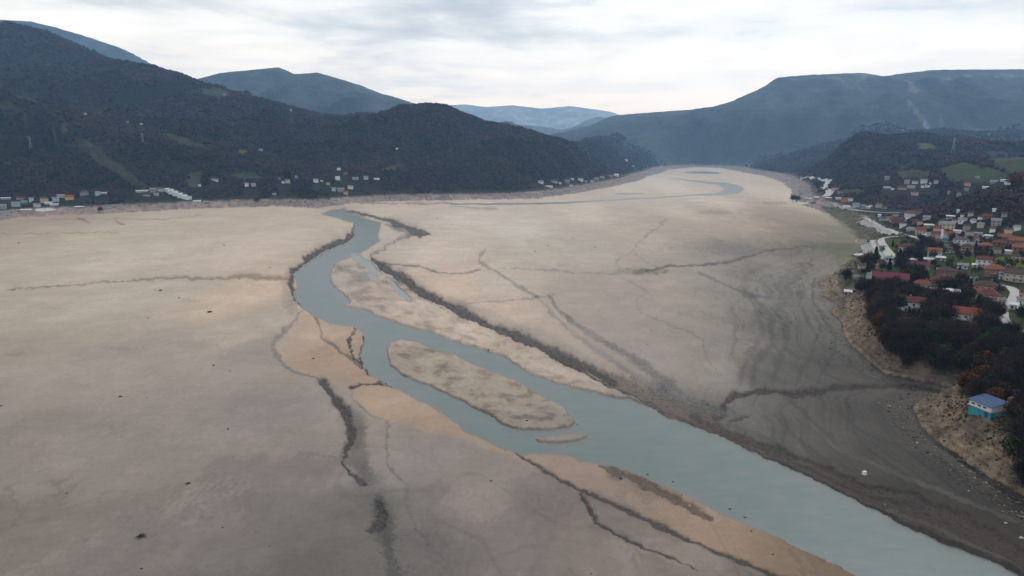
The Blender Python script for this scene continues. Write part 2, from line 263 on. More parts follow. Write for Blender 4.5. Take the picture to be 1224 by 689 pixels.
CTRL = [
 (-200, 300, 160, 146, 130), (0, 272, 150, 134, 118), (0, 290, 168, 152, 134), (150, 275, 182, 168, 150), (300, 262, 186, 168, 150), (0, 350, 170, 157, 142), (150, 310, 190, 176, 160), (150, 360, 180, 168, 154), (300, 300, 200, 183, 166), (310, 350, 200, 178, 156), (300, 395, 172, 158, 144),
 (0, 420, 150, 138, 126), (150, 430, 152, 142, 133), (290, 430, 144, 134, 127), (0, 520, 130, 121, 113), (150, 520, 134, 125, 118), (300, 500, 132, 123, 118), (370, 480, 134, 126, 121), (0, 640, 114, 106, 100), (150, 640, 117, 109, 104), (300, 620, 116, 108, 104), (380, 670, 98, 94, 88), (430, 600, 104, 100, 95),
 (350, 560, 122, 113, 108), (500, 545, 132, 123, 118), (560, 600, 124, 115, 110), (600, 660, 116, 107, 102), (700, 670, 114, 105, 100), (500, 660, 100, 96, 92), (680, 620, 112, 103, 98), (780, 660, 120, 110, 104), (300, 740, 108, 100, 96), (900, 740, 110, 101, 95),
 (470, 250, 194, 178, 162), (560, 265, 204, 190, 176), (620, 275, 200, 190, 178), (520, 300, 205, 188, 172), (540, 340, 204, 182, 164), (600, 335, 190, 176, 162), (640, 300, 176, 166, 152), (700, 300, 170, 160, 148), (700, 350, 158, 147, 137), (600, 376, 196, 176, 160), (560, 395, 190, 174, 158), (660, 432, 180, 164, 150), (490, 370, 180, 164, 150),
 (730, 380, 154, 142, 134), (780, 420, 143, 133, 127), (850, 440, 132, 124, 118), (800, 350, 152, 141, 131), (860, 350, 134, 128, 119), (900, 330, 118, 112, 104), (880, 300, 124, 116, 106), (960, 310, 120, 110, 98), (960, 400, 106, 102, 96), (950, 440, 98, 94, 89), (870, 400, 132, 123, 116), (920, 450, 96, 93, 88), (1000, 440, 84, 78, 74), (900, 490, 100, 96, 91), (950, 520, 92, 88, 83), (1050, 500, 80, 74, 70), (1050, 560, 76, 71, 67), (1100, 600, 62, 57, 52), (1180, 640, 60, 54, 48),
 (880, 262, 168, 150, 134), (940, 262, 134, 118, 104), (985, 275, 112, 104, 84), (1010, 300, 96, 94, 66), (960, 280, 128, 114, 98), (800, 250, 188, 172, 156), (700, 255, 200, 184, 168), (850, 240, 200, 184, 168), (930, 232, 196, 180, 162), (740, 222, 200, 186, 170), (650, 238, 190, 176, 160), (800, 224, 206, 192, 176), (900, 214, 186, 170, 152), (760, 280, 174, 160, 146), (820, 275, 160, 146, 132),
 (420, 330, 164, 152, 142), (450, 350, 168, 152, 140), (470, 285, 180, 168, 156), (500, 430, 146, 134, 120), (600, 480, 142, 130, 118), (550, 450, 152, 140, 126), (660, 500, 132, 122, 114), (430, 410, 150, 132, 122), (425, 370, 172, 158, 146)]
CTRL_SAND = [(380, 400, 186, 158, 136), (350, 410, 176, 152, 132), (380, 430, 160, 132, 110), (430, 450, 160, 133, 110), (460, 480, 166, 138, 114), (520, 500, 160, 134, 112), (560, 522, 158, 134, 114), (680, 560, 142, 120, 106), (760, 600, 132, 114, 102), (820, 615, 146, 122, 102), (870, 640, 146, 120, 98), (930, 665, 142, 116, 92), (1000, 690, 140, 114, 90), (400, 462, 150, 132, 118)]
def lin(c):
    c = np.asarray(c, float)/255; return np.where(c <= 0.04045, c/12.92, ((c+0.055)/1.055)**2.4)
ALB = {'ring': (0.040, 0.039, 0.037), 'mud': (0.036, 0.031, 0.031), 'red': (0.048, 0.035, 0.028), 'grey': (0.095, 0.092, 0.092), 'pink': (0.25, 0.20, 0.18), 'sandline': (0.3, 0.22, 0.15)}

MEADOWS = [ # screen-located clearings: polygons traced on hills, looked up once and stored on the ground as a world-fixed colour
 ([(88, 166), (100, 163), (118, 178), (138, 192), (160, 210), (176, 224), (160, 224), (140, 208), (118, 196), (98, 180)], (0.050, 0.052, 0.034), 0.55),
 ([(-10, 126), (10, 124), (34, 131), (28, 135), (0, 131)], (0.06, 0.062, 0.036), 0.6), ([(62, 153), (80, 152), (82, 160), (64, 161)], (0.06, 0.09, 0.04), 0.8),
 ([(84, 170), (110, 171), (122, 175), (100, 176)], (0.055, 0.048, 0.042), 0.6), ([(192, 160), (206, 160), (236, 170), (250, 178), (215, 172)], (0.058, 0.058, 0.034), 0.6),
 ([(225, 207), (240, 206), (242, 222), (228, 226), (220, 220)], (0.075, 0.072, 0.052), 0.6), ([(285, 178), (296, 180), (294, 186), (284, 184)], (0.11, 0.1, 0.07), 0.6),
 ([(236, 107), (262, 104), (276, 112), (262, 118), (244, 114)], (0.07, 0.09, 0.05), 0.45), ([(270, 208), (300, 206), (320, 214), (290, 216)], (0.05, 0.075, 0.035), 0.7),
 ([(20, 112), (40, 116), (46, 124), (22, 118)], (0.05, 0.042, 0.034), 0.5), ([(450, 205), (475, 196), (490, 194), (470, 204)], (0.075, 0.075, 0.045), 0.5), ([(505, 197), (530, 190), (545, 182), (528, 196)], (0.07, 0.06, 0.05), 0.5),
 ([(1068, 206), (1090, 203), (1112, 205), (1108, 213), (1080, 214)], (0.06, 0.058, 0.038), 0.7), ([(1124, 202), (1150, 194), (1176, 200), (1200, 206), (1204, 214), (1180, 220), (1150, 218), (1130, 214)], (0.050, 0.066, 0.032), 0.75),
 ([(1180, 190), (1200, 188), (1240, 188), (1240, 206), (1210, 208), (1192, 200)], (0.050, 0.066, 0.032), 0.75), ([(1094, 172), (1112, 171), (1118, 177), (1100, 180)], (0.12, 0.125, 0.07), 0.7),
 ([(1008, 226), (1034, 227), (1034, 232), (1006, 233)], (0.045, 0.062, 0.026), 0.7), ([(1076, 200), (1092, 192), (1096, 193), (1080, 203)], (0.11, 0.11, 0.07), 0.5),
 ([(1160, 176), (1190, 182), (1224, 184), (1224, 186), (1185, 186)], (0.09, 0.085, 0.06), 0.5),
 # village greens
 ([(1056, 286), (1098, 285), (1096, 296), (1066, 304)], (0.050, 0.070, 0.018), 0.95), ([(1128, 305), (1164, 304), (1168, 320), (1130, 322)], (0.055, 0.085, 0.016), 0.95),
 ([(1184, 308), (1240, 306), (1240, 326), (1200, 326), (1186, 320)], (0.075, 0.100, 0.022), 0.9), ([(1196, 275), (1240, 262), (1240, 280), (1200, 282)], (0.055, 0.080, 0.025), 0.9),
 ([(1160, 270), (1190, 270), (1190, 278), (1164, 278)], (0.045, 0.068, 0.02), 0.8), ([(1098, 318), (1116, 322), (1114, 338), (1100, 338)], (0.045, 0.070, 0.014), 0.9),
 ([(1074, 374), (1100, 376), (1100, 392), (1072, 392)], (0.050, 0.065, 0.018), 0.9), ([(1124, 392), (1172, 390), (1176, 402), (1126, 404)], (0.055, 0.065, 0.022), 0.8),
 ([(1120, 262), (1132, 262), (1132, 268), (1120, 268)], (0.05, 0.075, 0.02), 0.8), ([(1204, 372), (1240, 378), (1240, 400), (1214, 390)], (0.045, 0.060, 0.018), 0.8),
 ([(1150, 322), (1176, 324), (1174, 334), (1150, 334)], (0.04, 0.05, 0.02), 0.8), ([(1000, 326), (1040, 326), (1040, 344), (1002, 344)], (0.05, 0.065, 0.03), 0.7),
 ([(980, 246), (1020, 250), (1066, 282), (1060, 288), (1028, 286), (1000, 268)], (0.052, 0.060, 0.024), 0.75), ([(985, 292), (1012, 292), (1046, 306), (1040, 322), (1000, 318)], (0.062, 0.066, 0.032), 0.75),
]

def hills_at(x, y):
    """tallest hill at each point: height, owner index, position down the slope"""
    best = np.full(x.shape, -1e9); own = np.full(x.shape, -1); T = np.zeros(x.shape)
    for k, (nm, P, W, ro, sd) in enumerate(HW):
        x0, x1, y0, y1 = P[:, 0].min()-W*1.1, P[:, 0].max()+W*1.1, P[:, 1].min()-W*1.1, P[:, 1].max()+W*1.1
        m = (x > x0) & (x < x1) & (y > y0) & (y < y1)
        if not m.any(): continue
        X, Y = x[m], y[m]
        wx = X + W*0.07*fbm(X/(W*0.5), Y/(W*0.5), 2, sd+5); wy = Y + W*0.07*fbm(X/(W*0.5), Y/(W*0.5), 2, sd+9)
        d0, a0 = seg_dist(X, Y, P[:, :2]); d, a = seg_dist(wx, wy, P[:, :2])
        wmix = sstep(0.0, 0.25, d0/W); d = d0*(1-wmix) + d*wmix
        zc = np.interp(a, np.arange(len(P)), P[:, 2])
        cum = np.concatenate([[0], np.cumsum(np.hypot(*np.diff(P[:, :2], axis=0).T))])
        s = np.interp(a, np.arange(len(P)), cum)
        t = d/W
        tt = np.sqrt(t*t + 0.0009) - 0.03
        pr = np.clip(1-tt, 0, 1)
        if nm in ('plateau',):
            pr = np.clip(1-tt, 0, 1)**1.3
        elif nm in ('round_hill', 'end_hill', 'wooded_knoll', 'meadow_slope'): pr = 0.6*pr + 0.4*pr*pr*(3-2*pr)
        else: pr = pr**1.12
        env = 4*np.clip(t, 0, 1)*np.clip(1-t, 0, 1)*sstep(0.01, 0.22, t)
        lam = max(140, W*0.28)
        spur = ridged(s/lam + 0.4*fbm(X/lam, Y/lam, 2, sd), t*1.3, 3, sd)-0.55
        big = ridged(X/(lam*1.3), Y/(lam*1.3), 5, sd+1)-0.55
        small = fbm(X/60, Y/60, 3, sd+3)
        z = zc*pr + zc*ro*env*(2.6*spur + 2.2*big)*1.0 + np.clip(zc, 0, 400)*0.012*small
        z = np.where(t >= 1, -1e9, z)
        bb = best[m]; up = z > bb
        bb[up] = z[up]; best[m] = bb
        oo = own[m]; oo[up] = k; own[m] = oo
        q = T[m]; q[up] = t[up]; T[m] = q
    return best, own, T
def feature_dist(U, V, pts, pad):
    P = np.array([p[:2] for p in pts], float)
    m = (U > P[:, 0].min()-pad) & (U < P[:, 0].max()+pad) & (V > P[:, 1].min()-pad) & (V < P[:, 1].max()+pad)
    return m, P
def terrain(x, y, full=False):
    x = np.atleast_1d(np.asarray(x, float)); y = np.atleast_1d(np.asarray(y, float))
    r = np.hypot(x, y)
    wx = x + fbm(x/45, y/45, 3, 5)*np.clip(r*0.012, 1.5, 14); wy = y + fbm(x/45+9, y/45, 3, 6)*np.clip(r*0.02, 1.5, 22)
    sd = sdist(wx, wy, BED)                      # negative on the bed
    bw = 11 + 0.023*r
    q = sd/bw
    up = sstep(0, 1, q)*11 + sstep(-0.2, 0.25, q)*1.6
    land = up + np.clip(sd-bw, 0, 900)*0.030 + np.where(sd > bw, fbm(x/70, y/70, 3, 31)*np.clip((sd-bw)*0.05, 0, 5), 0)
    land = land + np.where((sd > 0) & (sd < bw), fbm(x/6, y/6, 3, 77)*0.9, 0)
    bed = 0.25*fbm(x/60, y/60, 3, 91)*np.clip(-sd/30, 0, 1) + 2.2*np.exp(np.minimum(sd, 0)/40.0)*(x > 60)*(r < 900)
    z = np.where(sd > 0, land + np.where((x > 60) & (r < 900), 2.2, 0), bed)
    hz, own, T = hills_at(x, y)
    att = sstep(0, 1, (sd - bw*0.8)/(60 + 0.05*r))
    hz2 = z + (hz - z)*att
    hm = (hz > z) & (att > 0)
    owner = np.where(hm & (att > 0.25), own, -1)
    z = np.where(hm, hz2, z)
    # river carved into the bed
    U, V = project(x, y, 0*x)
    fr = y > 20
    wu = U + fbm(U/18, V/10, 3, 201)*3.4 + fbm(U/4.5, V/2.4, 2, 203)*1.7; wv = V + (fbm(U/18+31, V/10, 3, 202)*2.0+fbm(U/4.5+9, V/2.4, 2, 204)*.8)*np.clip((V-180)/120, 0.15, 1.2)
    rsd = np.full(x.shape, 99.0)
    for P in [RIVER]+PUDDLES:
        PP = np.array(P); m = fr & (U > PP[:, 0].min()-30) & (U < PP[:, 0].max()+30) & (V > PP[:, 1].min()-30) & (V < PP[:, 1].max()+30)
        if m.any(): rsd[m] = np.minimum(rsd[m], sdist(wu[m], wv[m], P))
    for P in (ISLE, SPIT):
        PP = np.array(P); m = fr & (U > PP[:, 0].min()-30) & (U < PP[:, 0].max()+30) & (V > PP[:, 1].min()-30) & (V < PP[:, 1].max()+30)
        if m.any(): rsd[m] = np.maximum(rsd[m], -sdist(wu[m], wv[m], P))
    sc = np.where(V < 250, 0.4, 1.0)
    bedm = sd < 0
    carve = sstep(1.6, -1.6, rsd/sc) if False else 1 - sstep(-1.6, 1.6, rsd/sc)
    z = np.where(bedm, z*(1-carve) - 2.0*carve, z)
    if not full: return z
    return z, sd, bw, owner, T, U, V, wu, wv, rsd
def H(x, y): return float(terrain(x, y)[0])
_Y = np.concatenate([np.arange(100, 800, 1.0), 800*1.0025**np.arange(0, 1100)])
def hit(px, py):
    d = ray(px, py); t = _Y/d[1]
    x, y, z = d[0]*t, _Y, CAM_H + d[2]*t
    h = terrain(x, y); k = np.argmax(z < h)
    if z[k] >= h[k]: k = len(_Y)-1
    if k > 0:
        a = (z[k-1]-h[k-1]); b = (h[k]-z[k]); f = a/(a+b+1e-9)
        X = x[k-1]+(x[k]-x[k-1])*f; Y = y[k-1]+(y[k]-y[k-1])*f
    else: X, Y = x[k], y[k]
    return X, Y, H(X, Y)

# ------------------------------------------------------------------ mesh helpers
def np_mesh(name, verts, faces, mat, parent=None, smooth=True, col=None, link=True):
    me = bpy.data.meshes.new(name); verts = np.asarray(verts, np.float32); faces = np.asarray(faces, np.int32)
    me.vertices.add(len(verts)); me.vertices.foreach_set('co', verts.ravel())
    k = faces.shape[1]; me.loops.add(faces.size); me.loops.foreach_set('vertex_index', faces.ravel())
    me.polygons.add(len(faces)); me.polygons.foreach_set('loop_start', np.arange(0, faces.size, k, dtype=np.int32))
    me.polygons.foreach_set('loop_total', np.full(len(faces), k, np.int32))
    me.polygons.foreach_set('use_smooth', np.full(len(faces), smooth))
    if col is not None:
        a = me.color_attributes.new('tint', 'FLOAT_COLOR', 'POINT'); c = np.ones((len(verts), 4), np.float32); c[:, :3] = col
        a.data.foreach_set('color', c.ravel())
    me.materials.append(mat); me.update(calc_edges=True); me.validate()
    if not link: return me
    o = bpy.data.objects.new(name, me); C.objects.link(o); o.parent = parent; return o
def tag(o, label=None, cat=None, group=None, kind=None):
    if label: o['label'] = label
    if cat: o['category'] = cat
    if group: o['group'] = group
    if kind: o['kind'] = kind
    return o
def empty(name, loc, rz=0):
    o = bpy.data.objects.new(name, None); C.objects.link(o); o.location = loc; o.rotation_euler = (0, 0, rz); o.empty_display_size = 0.5; return o
class MB:
    def __init__(s): s.bm = bmesh.new()
    def box(s, c, d, rz=0):
        cx, cy_, cz = c; a, b, h = d[0]/2, d[1]/2, d[2]/2; co, si = math.cos(rz), math.sin(rz)
        vs = [s.bm.verts.new((cx+i*a*co-j*b*si, cy_+i*a*si+j*b*co, cz+k*h)) for k in (-1, 1) for i, j in ((-1, -1), (1, -1), (1, 1), (-1, 1))]
        for f in ((3, 2, 1, 0), (4, 5, 6, 7), (0, 1, 5, 4), (1, 2, 6, 5), (2, 3, 7, 6), (3, 0, 4, 7)): s.bm.faces.new([vs[i] for i in f])
        return s
    def solid(s, pts, faces):
        vs = [s.bm.verts.new(p) for p in pts]
        for f in faces: s.bm.faces.new([vs[i] for i in f])
        return s
    def tube(s, p, q, r0, r1, n=6):
        p = np.array(p, float); q = np.array(q, float); d = q-p; d = d/np.linalg.norm(d)
        a = np.cross(d, (0, 0, 1) if abs(d[2]) < 0.9 else (1, 0, 0)); a /= np.linalg.norm(a); b = np.cross(d, a)
        A = []; Bv = []
        for i in range(n):
            t = 2*math.pi*i/n; o = a*math.cos(t)+b*math.sin(t)
            A.append(s.bm.verts.new(p+o*r0)); Bv.append(s.bm.verts.new(q+o*r1))
        for i in range(n):
            j = (i+1) % n; s.bm.faces.new((A[i], A[j], Bv[j], Bv[i]))
        s.bm.faces.new(A[::-1]); s.bm.faces.new(Bv); return s
    def build(s, name, mat, parent=None, smooth=False):
        bmesh.ops.recalc_face_normals(s.bm, faces=s.bm.faces[:])
        me = bpy.data.meshes.new(name); s.bm.to_mesh(me); s.bm.free(); me.materials.append(mat)
        if smooth:
            for p in me.polygons: p.use_smooth = True
        o = bpy.data.objects.new(name, me); C.objects.link(o); o.parent = parent; return o

# ------------------------------------------------------------------ materials
def newmat(name):
    m = bpy.data.materials.new(name); m.use_nodes = True; t = m.node_tree; return m, t, t.nodes['Principled BSDF']
def attr(t, name='tint'):
    n = t.nodes.new('ShaderNodeAttribute'); n.attribute_name = name; return n.outputs['Color']
def objc(t):
    return t.nodes.new('ShaderNodeTexCoord').outputs['Object']
def bump(t, b, h, strength, dist):
    n = t.nodes.new('ShaderNodeBump'); n.inputs['Strength'].default_value = strength; n.inputs['Distance'].default_value = dist
    t.links.new(h, n.inputs['Height']); t.links.new(n.outputs[0], b.inputs['Normal'])
def plain(name, col, rough=0.75, var=0.25, scale=1.2, spec=0.3, metal=0.0):
    m, t, b = newmat(name); c = objc(t)
    f = noisen(t, c, scale, 5, 0.6)
    k = ramp(t, f, [(0.3, tuple(x*(1-var) for x in col)), (0.7, tuple(min(1, x*(1+var*0.7)) for x in col))])
    t.links.new(k, b.inputs['Base Color']); b.inputs['Roughness'].default_value = rough
    b.inputs['Specular IOR Level'].default_value = spec; b.inputs['Metallic'].default_value = metal; return m
# dried silt of the lake bed
M_BED, t, b = newmat('silt'); P0 = objc(t)
n1 = noisen(t, mapn(t, P0, (0.02, 0.035, 0.02)), 1, 6, 0.55, 0.8)
n2 = noisen(t, P0, 0.35, 5, 0.65); n3 = noisen(t, mapn(t, P0, (1.6, 2.2, 1)), 1.0, 3, 0.7)
k = ramp(t, n1, [(0.3, (0.94, 0.94, 0.945)), (0.7, (1.05, 1.045, 1.04))])
k2 = ramp(t, n2, [(0.28, (0.90,)*3), (0.5, (1,)*3), (0.75, (1.08,)*3)])
k3 = ramp(t, n3, [(0.25, (0.82,)*3), (0.5, (1.0,)*3), (0.8, (1.10,)*3)])
c = mixc(t, 1.0, mixc(t, 1.0, mixc(t, 1.0, attr(t), k, 'MULTIPLY'), k2, 'MULTIPLY'), k3, 'MULTIPLY')
t.links.new(c, b.inputs['Base Color']); b.inputs['Roughness'].default_value = 0.8; b.inputs['Specular IOR Level'].default_value = 0.22
hh = mathn(t, 'ADD', mathn(t, 'MULTIPLY', n2, 0.5), mathn(t, 'MULTIPLY', n3, 0.25)); bump(t, b, hh, 0.5, 0.35)
# wooded or grassy land
M_LAND, t, b = newmat('soil_and_scrub'); P0 = objc(t)
n2 = noisen(t, P0, 0.09, 6, 0.7); n1 = noisen(t, P0, 0.012, 4, 0.6)
k = ramp(t, n2, [(0.25, (0.55, 0.55, 0.6)), (0.5, (1, 1, 1)), (0.75, (1.5, 1.4, 1.3))])
k2 = ramp(t, n1, [(0.3, (0.8, 0.8, 0.85)), (0.7, (1.25, 1.15, 1.1))])
c = mixc(t, 1.0, mixc(t, 1.0, attr(t), k, 'MULTIPLY'), k2, 'MULTIPLY')
t.links.new(c, b.inputs['Base Color']); b.inputs['Roughness'].default_value = 0.95; b.inputs['Specular IOR Level'].default_value = 0.05
bump(t, b, n2, 0.7, 6.0)
# mountain rock and wood
M_MTN, t, b = newmat('mountain_wood_and_rock'); P0 = objc(t)
n1 = noisen(t, P0, 0.006, 8, 0.62); n2 = noisen(t, mapn(t, P0, (1, 1, 0.35)), 0.0035, 6, 0.6, 0.6)
k = ramp(t, n1, [(0.3, (0.6, 0.62, 0.6)), (0.6, (1.1, 1.1, 1.0)), (0.75, (1.6, 1.5, 1.4))])
c = mixc(t, 1.0, attr(t), k, 'MULTIPLY')
t.links.new(c, b.inputs['Base Color']); b.inputs['Roughness'].default_value = 0.95; b.inputs['Specular IOR Level'].default_value = 0.05
bump(t, b, n1, 0.8, 60.0)
# river
M_WATER, t, b = newmat('river_water'); P0 = objc(t)
n1 = noisen(t, mapn(t, P0, (0.012, 0.02, 1)), 1, 4, 0.5, 1.0)
k = ramp(t, n1, [(0.3, (0.075, 0.110, 0.106)), (0.7, (0.105, 0.145, 0.138))])
c = mixc(t, 0.8, k, attr(t))
t.links.new(c, b.inputs['Base Color']); b.inputs['Roughness'].default_value = 0.32; b.inputs['IOR'].default_value = 1.33
rp = noisen(t, mapn(t, P0, (0.9, 1.6, 1)), 1.0, 3, 0.6); rp2 = noisen(t, mapn(t, P0, (0.12, 0.2, 1)), 1.0, 3, 0.6)
bump(t, b, mathn(t, 'ADD', mathn(t, 'MULTIPLY', rp, 0.25), rp2), 0.5, 0.16)

# ------------------------------------------------------------------ the ground sheet
F1 = FX*1024/1224
dense = np.arange(-math.radians(45), math.radians(45), 0.9/F1)
coarse = np.linspace(math.radians(45), 2*math.pi-math.radians(45), 70, endpoint=False)
TH = np.concatenate([dense, coarse])
R = [4.0]
while R[-1] < 120: R.append(R[-1]*1.06+0.5)
while R[-1] < 14600: R.append(R[-1] + min(max(0.25, R[-1]**2/(F1*CAM_H)*0.8), R[-1]*0.0062))
R = np.array(R)
nr, ncol = len(R), len(TH)
RR, TT = np.meshgrid(R, TH, indexing='ij')
X = (RR*np.sin(TT)).ravel(); Yg = (RR*np.cos(TT)).ravel()
Z, SD, BW, OWN, HT, U, V, WU, WV, RSD = terrain(X, Yg, True)
AU, AV = project(X, Yg, Z)        # where each bit of hill lies, for looking up clearings
RAD = np.hypot(X, Yg)
# --- bed colours
col = np.zeros((len(X), 3)); bed = (SD < 1.0) & (Yg > 30)
def idw(u, v_, pts, p=3.0):
    num = np.zeros((len(u), 3)); den = np.zeros(len(u))
    lu = (u-612)/np.maximum(v_-150, 20)*120; lv = np.log(np.maximum(v_-165, 10))*220
    for (a, b_, r_, g_, b2) in pts:
        pu = (a-612)/max(b_-150, 20)*120; pv = math.log(max(b_-165, 10))*220
        w_ = 1/(((lu-pu)**2 + (lv-pv)**2)**(p/2)+60)
        num += w_[:, None]*lin((r_, g_, b2)); den += w_
    return num/den[:, None]
bu, bv = WU[bed], np.maximum(WV[bed], 195)
x_, y_ = X[bed], Yg[bed]
k1 = fbm(x_/38, y_/60, 4, 300)*18; k2 = fbm(x_/38+50, y_/60, 4, 301)*9
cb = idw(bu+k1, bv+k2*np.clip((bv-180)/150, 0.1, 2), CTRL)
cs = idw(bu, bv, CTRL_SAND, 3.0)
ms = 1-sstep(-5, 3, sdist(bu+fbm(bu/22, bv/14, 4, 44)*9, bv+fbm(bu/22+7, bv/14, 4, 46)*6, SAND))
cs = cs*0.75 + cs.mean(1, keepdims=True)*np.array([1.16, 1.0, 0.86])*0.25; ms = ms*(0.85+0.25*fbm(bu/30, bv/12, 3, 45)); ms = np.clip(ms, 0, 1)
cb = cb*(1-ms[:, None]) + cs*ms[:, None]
# broad tone patches and sediment streaks
cb *= (1+0.06*fbm(x_/90, y_/30, 4, 310)+0.05*fbm(x_/14, y_/9, 3, 311))[:, None]
# drying lines, rills and sediment fronts at several scales
for sc_, th_, am, sd2 in ((70, .018, .10, 320), (26, .03, .08, 330), (9, .05, .055, 340)):
    f_ = fbm(x_/sc_, y_/(sc_*1.5), 3, sd2); cut = 1-sstep(th_*.5, th_*1.6, np.abs(f_-0.08)); msk = sstep(-.1, .35, fbm(x_/(sc_*4), y_/(sc_*4), 2, sd2+5))
    cb *= (1-am*cut*msk)[:, None]; cb *= (1+0.035*np.sign(f_-0.08)*sstep(0, .15, np.abs(f_-0.08)))[:, None]
rp_ = pn(x_/1.3, y_/2.6, 350)*sstep(.05, .4, fbm(x_/40, y_/30, 2, 351))*(1-sstep(260, 420, y_)); cb *= (1+0.10*rp_)[:, None]
isl = (sdist(bu, bv, ISLE) < 2) | (inside(bu, bv, [(396, 318), (430, 300), (460, 318), (500, 352), (560, 385), (640, 420), (700, 452), (740, 476), (640, 446), (540, 405), (440, 368), (400, 345)]))
it = fbm((bu*.6+bv*.35)/7, (bv*.9-bu*.45)/2.6, 4, 360); it2 = fbm(bu/26, bv/9, 4, 361); cb[isl] *= (1+0.28*it[isl]+0.5*it2[isl])[:, None]; dk_ = isl & (it2 < -.18); cb[dk_] *= np.array([.80, .79, .80])
def lay(mask_idx, a, colr):
    cb[mask_idx] = cb[mask_idx]*(1-a[:, None]) + np.array(colr)*a[:, None]
for (u0, v0, ru, rv, key, st) in BLOTCH:
    m = np.where((np.abs(bu-u0) < ru*1.6) & (np.abs(bv-v0) < rv*1.6))[0]
    if not len(m): continue
    d = np.hypot((bu[m]-u0)/ru, (bv[m]-v0)/rv) + 0.6*fbm(bu[m]/8, bv[m]/4, 3, int(u0))
    a = st*(1-sstep(0.3, 1.15, d))*(0.75+0.5*np.clip(fbm(bu[m]/4, bv[m]/1.8, 3, int(v0))*1.5, -1, 1)); lay(m, np.clip(a, 0, 1), ALB[key])
for colr, st, pts in LIGHT:
    m, P = feature_dist(bu, bv, pts, 16); m = np.where(m)[0]
    if not len(m): continue
    d, a0 = seg_dist(bu[m], bv[m], P); wd = np.interp(a0, np.arange(len(pts)), [p[2] for p in pts])/2
    lay(m, st*(1-sstep(0.4, 1.3, d/wd + 0.4*fbm(bu[m]/6, bv[m]/4, 3, 90)))*0.9, colr)
# shoreline rings left by the falling lake, right-hand shallows
sd_b = SD[bed]
sw = sd_b + 3.5*fbm(x_/45, y_/45, 2, 5)
ring = fbm(sw/9, x_*0.001 + y_*0.002, 4, 400, 0.75)
ring = ring - 0.55*(np.abs(pn(sw/6.5, x_*0.002+y_*0.003, 433)) < 0.045) + 0.25*(np.abs(pn(sw/5+9, x_*0.003, 434)) < 0.05)
rk = sstep(-110, -20, sd_b)*(x_ > 30)*sstep(30, 120, x_)*(1-sstep(700, 1000, y_))
cb *= (1 + 0.85*ring*rk*(0.65+0.6*fbm(x_/50, y_/50, 2, 435)))[:, None]
cb *= (1 - 0.16*sstep(-150, -50, sd_b)*sstep(80, 150, x_)*(1-sstep(450, 650, y_)))[:, None]*np.array([1.0, .985, .96])
lobes = fbm((x_*0.8+y_*0.25)/14, (y_*0.5-x_*0.2)/120, 4, 410)
cb *= (1 + 0.12*lobes*sstep(60, 130, x_)*(1-sstep(600, 900, y_)))[:, None]
ROUGH = np.zeros(len(bu))
for key, st, pts in BANDS:
    m, P = feature_dist(bu, bv, pts, 22); m = np.where(m)[0]
    if not len(m): continue
    jag = fbm(bu[m]/4.5, bv[m]/2.2, 2, 500+len(pts)); jg2 = fbm(bu[m]/11, bv[m]/6, 2, 540+len(pts))
    kj = .5 if key == 'ring' else 1.0; d, a0 = seg_dist(bu[m]+kj*(jag*1.5+jg2*2.6), bv[m]+kj*(jag*1.0+jg2*1.5), P); wd = np.interp(a0, np.arange(len(pts)), [p[2] for p in pts])/2
    wd = wd*np.clip(1+0.9*fbm(a0*1.7+len(pts), a0*0+3.3, 3, 61), .45, 1.6)
    gk = key in ('grey', 'ring'); soft = 0.5 if gk else 0.68; wd = wd*(1.0 if gk else 1.25)
    tex = fbm(bu[m]/4.2, bv[m]/2.1, 4, 520)
    a = (1-sstep(soft, 1.0/soft, d/np.maximum(wd, 0.55) + (0.3 if gk else 0.35)*tex))
    if not gk: a = a*np.clip(1.0+0.6*np.minimum(fbm(bu[m]/5+9, bv[m]/1.7, 3, 523)+.12, 0), .35, 1)
    brk = 1.0 if not gk else (0.8+0.35*fbm(a0*0.9, a0*0, 2, 60))
    halo = 0.22*(1-sstep(0.8, 2.8, d/np.maximum(wd, 0.8))) if not gk else 0
    cc = np.array(ALB[key])[None, :]*(1+0.9*np.clip(tex, -0.6, 1))[:, None]
    aa = np.clip(np.maximum(a*st*brk, halo), 0, 1)
    cb[m] = cb[m]*(1-aa[:, None]) + cc*aa[:, None]
    ROUGH[m] = np.maximum(ROUGH[m], a*(not gk)*np.clip(wd/2.5, 0.2, 1.6))
# wet rim along the water
rs = RSD[bed]; wet = (1-sstep(0.2, 3.0, rs + fbm(bu/4, bv/3, 2, 700)))*0.45*(rs > -3)*(bv > 250)
cb = cb*(1-wet[:, None]) + np.array([0.12, 0.105, 0.09])*wet[:, None]
# scattered dark specks
spk = pn(bu*1.1, bv*1.4, 801) > 0.78
cb[spk] *= 0.72
dz = ROUGH*(fbm(bu/3.5, bv/2.0, 3, 900)*0.35 - 0.8)*np.clip(RAD[bed]/400, 0.4, 1.2)*np.where(rs > 1.0, 1, 0.15)
Z[bed] += dz
# haze-free far bed a little darker because the air adds light
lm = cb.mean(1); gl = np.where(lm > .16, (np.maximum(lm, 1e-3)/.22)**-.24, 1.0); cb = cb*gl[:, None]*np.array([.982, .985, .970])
rt = sstep(840, 960, bu + 14*fbm(bu/40, bv/16, 3, 71))*sstep(262, 300, bv); cb = cb*(1-0.26*rt[:, None]*np.array([1.04, .97, 1.0]))
col[bed] = np.clip(cb, 0.01, 0.62)
